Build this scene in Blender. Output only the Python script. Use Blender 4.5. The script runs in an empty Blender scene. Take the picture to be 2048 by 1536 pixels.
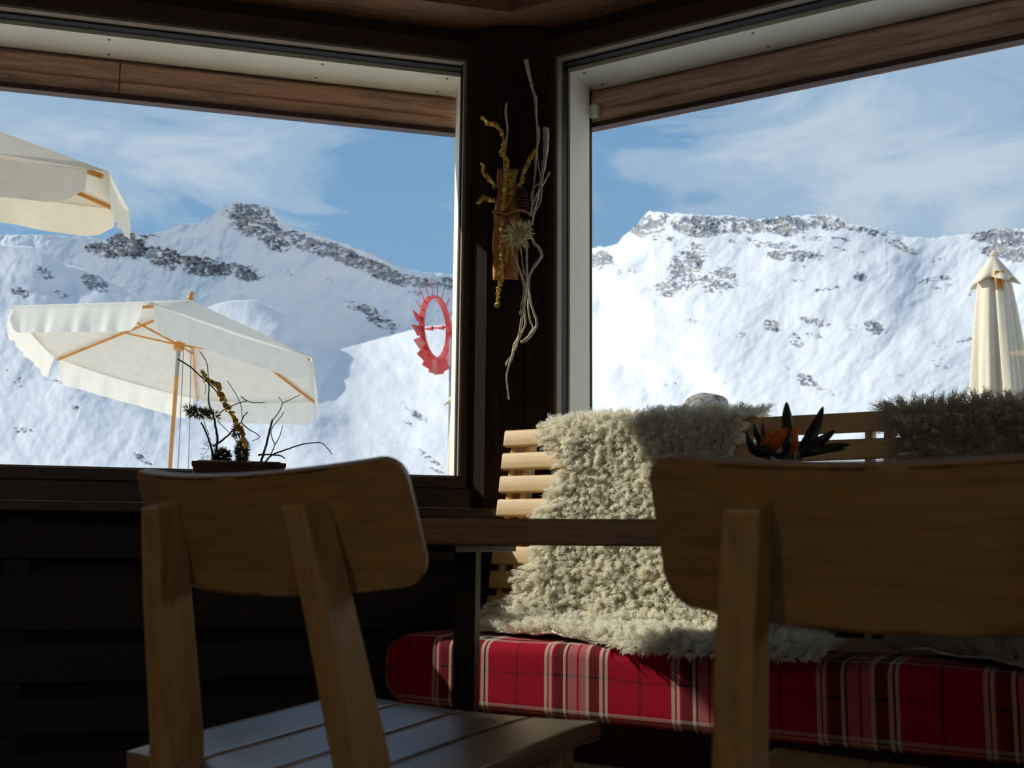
import bpy, bmesh, math, random
import numpy as np
from mathutils import Vector, Matrix, Quaternion
random.seed(7)
rng = np.random.default_rng(11)
SC = bpy.context.scene
COL = SC.collection
R = math.radians

# ------------------------------------------------------------------ camera
F = 2182.0
PITCH, ROLL, CAMZ = R(8.42), R(.528), .70
cam_d = bpy.data.cameras.new('camera')
cam = bpy.data.objects.new('camera', cam_d)
COL.objects.link(cam)
cam_d.sensor_width = 36.0
cam_d.lens = 36.0 * F / 2048.0
cam_d.clip_start, cam_d.clip_end = .05, 9000
cp, sp, cr, sr = math.cos(PITCH), math.sin(PITCH), math.cos(ROLL), math.sin(ROLL)
_r0, _u0, FW = Vector((1, 0, 0)), Vector((0, -sp, cp)), Vector((0, cp, sp))
RT, UP = cr * _r0 + sr * _u0, -sr * _r0 + cr * _u0
m = Matrix((RT, UP, -FW)).transposed().to_4x4()
m.translation = Vector((0, 0, CAMZ))
cam.matrix_world = m
cam_d.dof.use_dof = True
cam_d.dof.focus_distance = 3.6
cam_d.dof.aperture_fstop = 7.5
SC.camera = cam

# ------------------------------------------------------------------ world: alpine sky with thin cloud
SUN_AZ, SUN_EL = -79.0, 31.5
w = bpy.data.worlds.new('sky')
SC.world = w
w.use_nodes = True
nt = w.node_tree
nt.nodes.clear()
def N(tree, kind, **kw):
    n = tree.nodes.new(kind)
    for k, v in kw.items():
        if k in n.inputs.keys(): n.inputs[k].default_value = v
        else: setattr(n, k, v)
    return n
def ramp(tree, stops, fac, interp='LINEAR'):
    n = tree.nodes.new('ShaderNodeValToRGB')
    n.color_ramp.interpolation = interp
    el = n.color_ramp.elements
    while len(el) > 1: el.remove(el[-1])
    el[0].position, el[0].color = stops[0][0], (*stops[0][1], 1)
    for p, c in stops[1:]:
        e = el.new(p); e.color = (*c, 1)
    tree.links.new(fac, n.inputs[0])
    return n
def mathn(tree, op, a, b=None, clamp=False):
    n = tree.nodes.new('ShaderNodeMath'); n.operation = op; n.use_clamp = clamp
    for i, v in ((0, a), (1, b)):
        if v is None: continue
        if isinstance(v, (int, float)): n.inputs[i].default_value = v
        else: tree.links.new(v, n.inputs[i])
    return n.outputs[0]
def mixc(tree, fac, a, b, mode='MIX'):
    n = tree.nodes.new('ShaderNodeMix'); n.data_type = 'RGBA'; n.blend_type = mode
    for s, v in ((n.inputs[0], fac), (n.inputs[6], a), (n.inputs[7], b)):
        if isinstance(v, (int, float)): s.default_value = v
        elif isinstance(v, tuple): s.default_value = (*v, 1) if len(v) == 3 else v
        else: tree.links.new(v, s)
    return n.outputs[2]
tc = N(nt, 'ShaderNodeTexCoord')
sep = N(nt, 'ShaderNodeSeparateXYZ'); nt.links.new(tc.outputs['Generated'], sep.inputs[0])
base = ramp(nt, [(0.0, (.40, .54, .72)), (.10, (.36, .52, .72)), (.24, (.23, .41, .65)), (.40, (.19, .36, .61)), (.8, (.14, .29, .56))], sep.outputs[2])
mp = N(nt, 'ShaderNodeMapping'); mp.inputs['Scale'].default_value = (1.0, 1.0, 3.2); mp.inputs['Rotation'].default_value = (0, R(12), 0)
mp.inputs['Location'].default_value = (.35, .1, .2)
nt.links.new(tc.outputs['Generated'], mp.inputs[0])
n1 = N(nt, 'ShaderNodeTexNoise', Scale=5.5, Detail=10.0, Roughness=.6, Distortion=.9); nt.links.new(mp.outputs[0], n1.inputs['Vector'])
def blob(az, el, saz, sel, amp):      # soft patch of thin cloud around a bearing
    ax = mathn(nt, 'ARCTAN2', sep.outputs[0], sep.outputs[1])
    dx = mathn(nt, 'DIVIDE', mathn(nt, 'SUBTRACT', ax, R(az)), R(saz))
    dz = mathn(nt, 'DIVIDE', mathn(nt, 'SUBTRACT', sep.outputs[2], math.sin(R(el))), math.sin(R(sel)))
    d2 = mathn(nt, 'ADD', mathn(nt, 'MULTIPLY', dx, dx), mathn(nt, 'MULTIPLY', dz, dz))
    return mathn(nt, 'MULTIPLY', mathn(nt, 'POWER', 2.718, mathn(nt, 'MULTIPLY', d2, -1.0)), amp)
bl = None
for b_ in ((-22, 19.5, 8, 2.6, .17), (-14, 22.5, 4.5, 2.4, .15), (-18, 18, 5, 1.6, .09), (-26, 24, 6, 4, .10), (20, 21, 8, 4.2, .29), (23, 16.0, 8, 2.8, .25), (14.5, 20.5, 4, 1.6, .08), (4.5, 16, 5, 3, -.12), (-6, 19, 4.5, 6, -.16), (13, 27, 7, 2.5, .05), (-50, 20, 15, 10, .2), (60, 20, 20, 12, .2), (170, 30, 50, 20, .2)):
    o_ = blob(*b_)
    bl = o_ if bl is None else mathn(nt, 'ADD', bl, o_)
cf = mathn(nt, 'ADD', n1.outputs[0], bl)
cr_ = ramp(nt, [(.45, (0, 0, 0)), (.60, (.36,) * 3), (.86, (.86,) * 3)], cf)
cr_.color_ramp.interpolation = 'EASE'
skyc = mixc(nt, cr_.outputs[0], base.outputs[0], (.62, .71, .81))
bank = mathn(nt, 'MINIMUM', blob(78, 26, 26, 20, 1.0), 1.0)  # bright cloud bank out of view, added to lighten the right jamb and room
skyc = mixc(nt, bank, skyc, (1.25, 1.18, 1.06))
bg = N(nt, 'ShaderNodeBackground'); bg.inputs['Strength'].default_value = 1.0
nt.links.new(skyc, bg.inputs[0])
wo = N(nt, 'ShaderNodeOutputWorld'); nt.links.new(bg.outputs[0], wo.inputs[0])

# ------------------------------------------------------------------ sun, exposure
sl = bpy.data.lights.new('sun', 'SUN'); sl.energy = 5.4; sl.angle = R(.6); sl.color = (1.0, .955, .88)
so = bpy.data.objects.new('sun', sl); COL.objects.link(so)
sd = Vector((math.sin(R(SUN_AZ)) * math.cos(R(SUN_EL)), math.cos(R(SUN_AZ)) * math.cos(R(SUN_EL)), math.sin(R(SUN_EL))))
so.rotation_euler = sd.to_track_quat('Z', 'Y').to_euler()
so.location = (0, 0, 12)
vs = SC.view_settings
vs.view_transform = 'Standard'; vs.look = 'None'; vs.exposure = 0.0; vs.gamma = 1.0; vs.use_curve_mapping = False
FILL_LAMP_W = 7.0
cy = SC.cycles
cy.use_denoising = True
cy.use_adaptive_sampling = True; cy.adaptive_threshold = .015
cy.max_bounces = 9; cy.diffuse_bounces = 6; cy.glossy_bounces = 3; cy.transmission_bounces = 4; cy.transparent_max_bounces = 12
cy.caustics_reflective = False; cy.caustics_refractive = False
cy.sample_clamp_indirect = 8.0

# ------------------------------------------------------------------ helpers
def sight(x, y, Y=None, plane=None):
    """point on the line of bearing (x, y) at depth Y or on a plane (point, normal)"""
    d = RT * ((x - 1024) / F) - UP * ((y - 768) / F) + FW
    o = Vector((0, 0, CAMZ))
    if plane is not None:
        p, n = plane
        return o + d * ((p - o).dot(n) / d.dot(n))
    return o + d * (Y / d.y)
def tag(o, label=None, cat=None, group=None, kind=None):
    for k, v in (('label', label), ('category', cat), ('group', group), ('kind', kind)):
        if v: o[k] = v
    return o
def empty(name, loc=(0, 0, 0), rz=0, parent=None):
    o = bpy.data.objects.new(name, None); COL.objects.link(o)
    o.location = loc; o.rotation_euler = (0, 0, rz); o.empty_display_size = .1
    if parent: o.parent = parent
    return o
class MB:
    def __init__(s): s.bm = bmesh.new()
    def box(s, x0, x1, y0, y1, z0, z1, bev=0, rot=None, seg=2):
        g = bmesh.ops.create_cube(s.bm, size=1)['verts']
        sx, sy, sz = abs(x1 - x0), abs(y1 - y0), abs(z1 - z0)
        c = Vector(((x0 + x1) / 2, (y0 + y1) / 2, (z0 + z1) / 2))
        for v in g: v.co = Vector((v.co.x * sx, v.co.y * sy, v.co.z * sz))
        if bev:
            es = list({e for v in g for e in v.link_edges})
            b = bmesh.ops.bevel(s.bm, geom=es, offset=bev, segments=seg, affect='EDGES', profile=.5)
            g = list({v for f in b['faces'] for v in f.verts} | {v for v in g if v.is_valid})
        for v in g:
            co = v.co
            if rot is not None: co = rot @ co
            v.co = co + c
        return s
    def bar(s, a, b, wx, wy, bev=0, up=Vector((0, 0, 1)), w2=None):
        """squared bar from a to b; wx along side, wy along up-ish; w2 = end widths"""
        a, b = Vector(a), Vector(b); d = (b - a).normalized()
        sx = d.cross(up)
        if sx.length < 1e-4: sx = d.cross(Vector((0, 1, 0)))
        sx.normalize(); sy = sx.cross(d).normalized()
        w2 = w2 or (wx, wy); vs_ = []
        for p, (u, v) in ((a, (wx, wy)), (b, w2)):
            for i, j in ((-1, -1), (1, -1), (1, 1), (-1, 1)):
                vs_.append(s.bm.verts.new(p + sx * (i * u / 2) + sy * (j * v / 2)))
        fs = [(3, 2, 1, 0), (4, 5, 6, 7)] + [(i, (i + 1) % 4, 4 + (i + 1) % 4, 4 + i) for i in range(4)]
        nf = [s.bm.faces.new([vs_[i] for i in f]) for f in fs]
        bmesh.ops.recalc_face_normals(s.bm, faces=nf)
        if bev:
            es = list({e for f in nf for e in f.edges})
            bmesh.ops.bevel(s.bm, geom=es, offset=bev, segments=2, affect='EDGES', profile=.5)
        return s
    def tube(s, pts, rad, n=8, cap=True):
        pts = [Vector(p) for p in pts]
        if not hasattr(rad, '__len__'): rad = [rad] * len(pts)
        rings = []; ref = None
        for i, p in enumerate(pts):
            t = (pts[min(i + 1, len(pts) - 1)] - pts[max(i - 1, 0)]).normalized()
            if ref is None:
                ref = t.cross(Vector((0, 0, 1)))
                if ref.length < .1: ref = t.cross(Vector((0, 1, 0)))
            ref = (ref - t * ref.dot(t)).normalized(); q = t.cross(ref)
            rings.append([s.bm.verts.new(p + (ref * math.cos(2 * math.pi * k / n) + q * math.sin(2 * math.pi * k / n)) * rad[i]) for k in range(n)])
        for a, b in zip(rings, rings[1:]):
            for k in range(n): s.bm.faces.new((a[k], a[(k + 1) % n], b[(k + 1) % n], b[k]))
        if cap:
            s.bm.faces.new(list(reversed(rings[0]))); s.bm.faces.new(rings[-1])
        return s
    def lathe(s, prof, c=(0, 0, 0), n=24, axis=None):
        c = Vector(c); rot = Quaternion() if axis is None else Vector((0, 0, 1)).rotation_difference(Vector(axis))
        rings = [[s.bm.verts.new(c + rot @ Vector((r_ * math.cos(2 * math.pi * k / n), r_ * math.sin(2 * math.pi * k / n), z_))) for k in range(n)] for r_, z_ in prof]
        for a, b in zip(rings, rings[1:]):
            for k in range(n): s.bm.faces.new((a[k], a[(k + 1) % n], b[(k + 1) % n], b[k]))
        s.bm.faces.new(list(reversed(rings[0]))); s.bm.faces.new(rings[-1])
        return s
    def prism(s, poly, z0, z1):
        a = [s.bm.verts.new((x, y, z0)) for x, y in poly]; b = [s.bm.verts.new((x, y, z1)) for x, y in poly]
        n = len(poly)
        fs = [s.bm.faces.new(list(reversed(a))), s.bm.faces.new(b)]
        for i in range(n): fs.append(s.bm.faces.new((a[i], a[(i + 1) % n], b[(i + 1) % n], b[i])))
        bmesh.ops.recalc_face_normals(s.bm, faces=fs)
        return s
    def grid(s, P, closed_u=False, uv=None):
        """P[i][j] points -> quads"""
        V = [[s.bm.verts.new(p) for p in row] for row in P]
        ly = s.bm.loops.layers.uv.get('UVMap') or (s.bm.loops.layers.uv.new('UVMap') if uv is not None else None)
        ni, nj = len(V), len(V[0])
        for i in range(ni - (0 if closed_u else 1)):
            for j in range(nj - 1):
                i2 = (i + 1) % ni
                f = s.bm.faces.new((V[i][j], V[i2][j], V[i2][j + 1], V[i][j + 1]))
                if uv is not None:
                    for l, (a, b) in zip(f.loops, ((i, j), (i + 1, j), (i + 1, j + 1), (i, j + 1))): l[ly].uv = uv(a, b)
        return s
    def build(s, name, mat, parent=None, smooth=False, loc=None, rz=0, solid=0, sub=0, angle=None):
        me = bpy.data.meshes.new(name); s.bm.to_mesh(me); s.bm.free()
        me.materials.append(mat)
        if smooth or angle: me.shade_smooth()
        o = bpy.data.objects.new(name, me); COL.objects.link(o)
        if angle:
            me.shade_smooth(); me.set_sharp_from_angle(angle=R(angle))
        if parent: o.parent = parent
        if loc is not None: o.location = loc
        if rz: o.rotation_euler = (0, 0, rz)
        if solid:
            md = o.modifiers.new('thickness', 'SOLIDIFY'); md.thickness = solid; md.offset = 0
        if sub:
            md = o.modifiers.new('smooth', 'SUBSURF'); md.levels = sub; md.render_levels = sub
        return o
def smooth_path(pts, k=4):
    """Catmull-Rom"""
    pts = [Vector(p) for p in pts]; out = []
    for i in range(len(pts) - 1):
        p0, p1, p2, p3 = pts[max(i - 1, 0)], pts[i], pts[i + 1], pts[min(i + 2, len(pts) - 1)]
        for j in range(k):
            t = j / k
            out.append(.5 * ((2 * p1) + (p2 - p0) * t + (2 * p0 - 5 * p1 + 4 * p2 - p3) * t * t + (3 * p1 - p0 - 3 * p2 + p3) * t ** 3))
    return out + [pts[-1]]

# ------------------------------------------------------------------ materials
def mat(name, col=(.5, .5, .5), rough=.6, var=.12, scale=8, grain=None, bump=0, bscale=60, metal=0, spec=.4, coords='Object', dark=None, trans=0):
    m_ = bpy.data.materials.new(name); m_.use_nodes = True; t = m_.node_tree
    b = t.nodes['Principled BSDF']; b.inputs['Roughness'].default_value = rough; b.inputs['Metallic'].default_value = metal
    b.inputs['Specular IOR Level'].default_value = spec
    c = N(t, 'ShaderNodeTexCoord'); mpn = N(t, 'ShaderNodeMapping'); t.links.new(c.outputs[coords], mpn.inputs[0])
    if grain: mpn.inputs['Scale'].default_value = grain
    nn = N(t, 'ShaderNodeTexNoise', Scale=scale, Detail=6.0, Roughness=.6, Distortion=.4 if grain else 0); t.links.new(mpn.outputs[0], nn.inputs['Vector'])
    dk = dark or tuple(x * (1 - 2 * var) for x in col); lt = tuple(min(1, x * (1 + var)) for x in col)
    rp = ramp(t, [(.3, dk), (.52, col), (.72, lt)], nn.outputs[0])
    t.links.new(rp.outputs[0], b.inputs['Base Color'])
    if bump:
        n2 = N(t, 'ShaderNodeTexNoise', Scale=bscale, Detail=5.0); t.links.new(mpn.outputs[0], n2.inputs['Vector'])
        bp = N(t, 'ShaderNodeBump', Strength=bump, Distance=.01); t.links.new(n2.outputs[0], bp.inputs['Height']); t.links.new(bp.outputs[0], b.inputs['Normal'])
    if trans:
        tr = N(t, 'ShaderNodeBsdfTranslucent'); t.links.new(rp.outputs[0], tr.inputs[0])
        mx = N(t, 'ShaderNodeMixShader'); mx.inputs[0].default_value = trans
        out = t.nodes['Material Output']
        t.links.new(b.outputs[0], mx.inputs[1]); t.links.new(tr.outputs[0], mx.inputs[2]); t.links.new(mx.outputs[0], out.inputs[0])
    return m_
M = {}
M['dark'] = mat('dark_stained_wood', (.028, .015, .009), .8, .25, 5, (12, 12, 1), bump=.1, bscale=20, spec=.15)
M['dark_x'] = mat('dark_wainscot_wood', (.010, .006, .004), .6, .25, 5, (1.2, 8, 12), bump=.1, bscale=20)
M['frame'] = mat('brown_window_frame', (.050, .024, .012), .45, .2, 6, (3, 3, 14), bump=.1, bscale=20)
M['seal'] = mat('grey_green_seal', (.25, .19, .12), .5, .06, 10)
M['black'] = mat('black_gasket', (.006, .006, .006), .6, .05, 10)
M['beam'] = mat('brown_beam_wood', (.22, .10, .04), .6, .25, 4, (2, 14, 14), bump=.15, bscale=18)
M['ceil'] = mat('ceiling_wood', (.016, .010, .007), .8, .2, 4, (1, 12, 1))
M['floor'] = mat('floor_boards', (.16, .09, .045), .5, .25, 4, (1, 12, 1))
M['wallin'] = mat('inner_wall_wood', (.30, .19, .09), .7, .2, 4, (1, 1, 8))
M['white'] = mat('cream_painted_board', (.80, .73, .57), .6, .03, 6, bump=.04, bscale=200)
M['log'] = mat('reddish_larch_board', (.66, .39, .27), .6, .25, 3, (1.5, 10, 22), bump=.3, bscale=12)
M['logdark'] = mat('dark_brown_drip_board', (.06, .018, .008), .6, .15, 3)
M['oak'] = mat('lacquered_oak', (.42, .25, .085), .42, .16, 5, (1.2, 9, 22), bump=.06, bscale=18, spec=.5)
M['oakv'] = mat('lacquered_oak_upright', (.50, .32, .12), .45, .14, 5, (16, 16, 1.6), bump=.06, bscale=18, spec=.5)
M['seat'] = mat('lacquered_oak_seat', (.36, .22, .11), .30, .14, 5, (14, 1.2, 14), bump=.04, bscale=18, spec=.85)
M['slat'] = mat('pale_ash_slat', (.66, .45, .21), .45, .10, 5, (1.4, 12, 22), bump=.05, bscale=18)
M['table'] = mat('oak_table_edge', (.26, .145, .05), .4, .25, 5, (1.6, 8, 30), bump=.08, bscale=16)
M['steel'] = mat('black_steel', (.010, .011, .010), .45, .1, 10, metal=.3)
M['canvas'] = mat('cream_canvas', (.80, .76, .67), .85, .03, 14, bump=.12, bscale=9, trans=.36)
M['canvas2'] = mat('ecru_canvas', (.79, .71, .55), .85, .03, 14, bump=.12, bscale=9, trans=.30)
M['rib'] = mat('orange_varnished_rib', (.62, .26, .05), .4, .15, 10)
M['alu'] = mat('grey_metal_pole', (.36, .37, .36), .4, .06, 10, metal=.5)
M['red'] = mat('red_painted_metal', (.62, .06, .055), .45, .15, 10)
M['pink'] = mat('pale_red_painted_metal', (.72, .20, .18), .45, .15, 10)
M['cord'] = mat('dark_cord', (.06, .05, .05), .8, .1, 10)
M['root'] = mat('bleached_root', (.60, .52, .38), .85, .22, 60, bump=.4, bscale=160)
M['bark'] = mat('brown_bark_board', (.42, .20, .06), .85, .35, 18, (1, 1, .25), bump=.6, bscale=90)
M['gold'] = mat('gold_leaf_discs', (.85, .56, .10), .45, .3, 40, metal=.3, spec=.6)
M['thistle'] = mat('pale_thistle', (.72, .62, .34), .8, .2, 80)
M['cone'] = mat('red_brown_cone', (.14, .045, .02), .8, .3, 60)
M['twig'] = mat('dark_twig', (.045, .032, .022), .8, .25, 60, bump=.3, bscale=200)
M['moss'] = mat('olive_moss', (.10, .095, .03), .9, .4, 90, bump=.8, bscale=260)
M['box'] = mat('rusty_brown_planter', (.09, .04, .022), .7, .25, 12, bump=.2)
M['leaf'] = mat('dark_green_leaf', (.035, .065, .018), .4, .35, 24, trans=.25)
M['leafd'] = mat('dusky_leaf', (.022, .028, .022), .45, .3, 24)
M['petal'] = mat('orange_petal', (.92, .27, .02), .5, .25, 30, trans=.4)
M['pot'] = mat('grey_clay_bowl', (.13, .12, .11), .7, .12, 12)
M['rim'] = mat('roof_slate', (.1, .1, .1), .7)
M['wool'] = mat('cream_wool', (.96, .93, .82), .95, .03, 22, spec=.1, trans=.45)
M['woolskin'] = mat('sheepskin_base', (.86, .82, .68), .95, .12, 22, spec=.05, bump=.6, bscale=120)
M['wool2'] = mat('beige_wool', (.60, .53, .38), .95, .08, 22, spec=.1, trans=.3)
M['screw'] = mat('grey_screw_head', (.22, .21, .19), .5, .05, 10, metal=.3)
M['boulder'] = mat('speckled_boulder', (.27, .24, .20), .9, .45, 26, bump=.5, bscale=40)
M['snowg'] = mat('snow_ground', (.88, .90, .93), .8, .03, 2, bump=.1, bscale=2)
# glass: a thin pane
g_ = bpy.data.materials.new('window_glass'); g_.use_nodes = True; t = g_.node_tree
t.nodes.remove(t.nodes['Principled BSDF'])
tb = N(t, 'ShaderNodeBsdfTransparent'); tb.inputs[0].default_value = (.97, .985, .975, 1)
gb = N(t, 'ShaderNodeBsdfGlossy'); gb.inputs['Roughness'].default_value = .01
ge = N(t, 'ShaderNodeNewGeometry'); vd = N(t, 'ShaderNodeVectorMath'); vd.operation = 'DOT_PRODUCT'
t.links.new(ge.outputs['Normal'], vd.inputs[0]); t.links.new(ge.outputs['Incoming'], vd.inputs[1])
co_ = mathn(t, 'SUBTRACT', 1.0, mathn(t, 'ABSOLUTE', vd.outputs['Value']))
fm = mathn(t, 'ADD', mathn(t, 'MULTIPLY', mathn(t, 'POWER', co_, 5.0), .6), .02, True)
mx = N(t, 'ShaderNodeMixShader'); t.links.new(fm, mx.inputs[0]); t.links.new(tb.outputs[0], mx.inputs[1]); t.links.new(gb.outputs[0], mx.inputs[2])
t.links.new(mx.outputs[0], t.nodes['Material Output'].inputs[0]); M['glass'] = g_
# plaid: red wool with cream, black and pink stripes, warp and weft averaged
def plaid():
    m_ = bpy.data.materials.new('red_plaid_wool'); m_.use_nodes = True; t = m_.node_tree
    b = t.nodes['Principled BSDF']; b.inputs['Roughness'].default_value = .9; b.inputs['Specular IOR Level'].default_value = .1
    uv = N(t, 'ShaderNodeUVMap'); s_ = N(t, 'ShaderNodeSeparateXYZ'); t.links.new(uv.outputs[0], s_.inputs[0])
    RED, CR, BK, PK = (.34, .006, .022), (.56, .51, .40), (.014, .016, .013), (.45, .19, .18)
    st = [(0, RED), (.215, BK), (.232, RED), (.46, CR), (.485, RED), (.50, CR), (.522, RED), (.54, BK), (.615, CR), (.64, BK), (.655, PK), (.73, RED), (.745, PK), (.80, CR), (.825, BK), (.90, RED), (.91, CR), (.935, BK), (.95, CR), (.975, RED)]
    def half(o, per, off):
        v = mathn(t, 'FRACT', mathn(t, 'ADD', mathn(t, 'DIVIDE', o, per), off))
        return ramp(t, st, v, 'CONSTANT').outputs[0]
    warp, weft = half(s_.outputs[0], .318, .275), half(s_.outputs[1], .318, .045)
    # twill: diagonal interleave of the two thread sets
    tw = mathn(t, 'FRACT', mathn(t, 'MULTIPLY', mathn(t, 'ADD', s_.outputs[0], s_.outputs[1]), 260))
    sel = mathn(t, 'ADD', mathn(t, 'MULTIPLY', mathn(t, 'GREATER_THAN', tw, .5), .16), .30)
    c = mixc(t, sel, warp, weft)
    t.links.new(c, b.inputs['Base Color'])
    n2 = N(t, 'ShaderNodeTexNoise', Scale=350.0, Detail=2.0); t.links.new(uv.outputs[0], n2.inputs['Vector'])
    bp = N(t, 'ShaderNodeBump', Strength=.3, Distance=.002); t.links.new(n2.outputs[0], bp.inputs['Height']); t.links.new(bp.outputs[0], b.inputs['Normal'])
    return m_
M['plaid'] = plaid()
def mountain_mat(name, tan, blue):
    m_ = bpy.data.materials.new(name); m_.use_nodes = True; t = m_.node_tree
    b = t.nodes['Principled BSDF']; b.inputs['Roughness'].default_value = .85; b.inputs['Specular IOR Level'].default_value = .05
    at = N(t, 'ShaderNodeAttribute', attribute_name='rock')
    at2 = N(t, 'ShaderNodeAttribute', attribute_name='grit')
    rc = ramp(t, [(.22, tuple(x * .55 for x in blue)), (.48, blue), (.72, tan)], at2.outputs['Fac'])
    f = ramp(t, [(.38, (0, 0, 0)), (.62, (1, 1, 1))], at.outputs['Fac'])
    c = mixc(t, f.outputs[0], (.74, .75, .76), rc.outputs[0])
    t.links.new(c, b.inputs['Base Color'])
    return m_
M['mtn'] = mountain_mat('snow_and_limestone', (.40, .375, .345), (.25, .27, .30))

# ------------------------------------------------------------------ room frames
K = Vector((.01, 3.245, 0))
TR, TL = R(-30.62), R(14.38)            # right wall runs along local +x, left wall along local -x; outdoors is local +y
EX, EY = Vector((.8605, -.5095, 0)), Vector((.5095, .8605, 0))
LX, LY = Vector((.9687, .2483, 0)), Vector((-.2483, .9687, 0))
def rw(x, y, z): return K + EX * x + EY * y + Vector((0, 0, z))
def lw(x, y, z): return K + LX * x + LY * y + Vector((0, 0, z))
def S(mb, name, m_, frame=None, **kw):
    loc, rz = (None, 0) if frame is None else (K, TR if frame == 'R' else TL)
    return tag(mb.build(name, m_, loc=loc, rz=rz, **kw), kind='structure')
LEN = 4.4
# floor, ceiling and the walls behind the viewer
A, B = lw(-LEN, 0, 0), rw(LEN, 0, 0)
poly = [(K.x, K.y), (A.x, A.y), (A.x, -3.4), (B.x, -3.4), (B.x, B.y)]
S(MB().prism(poly, -.12, 0), 'floor', M['floor'])
big = [(K.x + .1, K.y + .42), (A.x - .2, A.y + .35), (A.x - .2, -3.6), (B.x + .2, -3.6), (B.x + .3, B.y + .3)]
S(MB().prism(poly, 2.44, 2.60), 'ceiling', M['ceil'])
S(MB().box(A.x - .15, A.x, -3.4, A.y, 0, 2.44), 'wall_west', M['wallin'])
S(MB().box(B.x, B.x + .15, -3.4, B.y, 0, 2.44), 'wall_east', M['wallin'])
mb = MB(); bx0, bx1 = A.x, B.x
wx0, wx1, wz0, wz1 = -2.6, 1.6, .85, 2.1
mb.box(bx0, wx0, -3.55, -3.4, 0, 2.44).box(wx1, bx1, -3.55, -3.4, 0, 2.44).box(wx0, wx1, -3.55, -3.4, 0, wz0).box(wx0, wx1, -3.55, -3.4, wz1, 2.44)
S(mb, 'wall_back', M['wallin'])
win = tag(MB().box(wx0, wx1, -3.5, -3.47, wz0, wz0 + .05).box(wx0, wx1, -3.5, -3.47, wz1 - .05, wz1).box(wx0, wx0 + .05, -3.5, -3.47, wz0, wz1).box(wx1 - .05, wx1, -3.5, -3.47, wz0, wz1).build('fill_window', M['frame']), kind='structure')  # unseen back window, added to light the chair backs
MB().box(wx0 + .05, wx1 - .05, -3.487, -3.483, wz0 + .05, wz1 - .05).build('window_pane', M['glass'], win)

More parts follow.
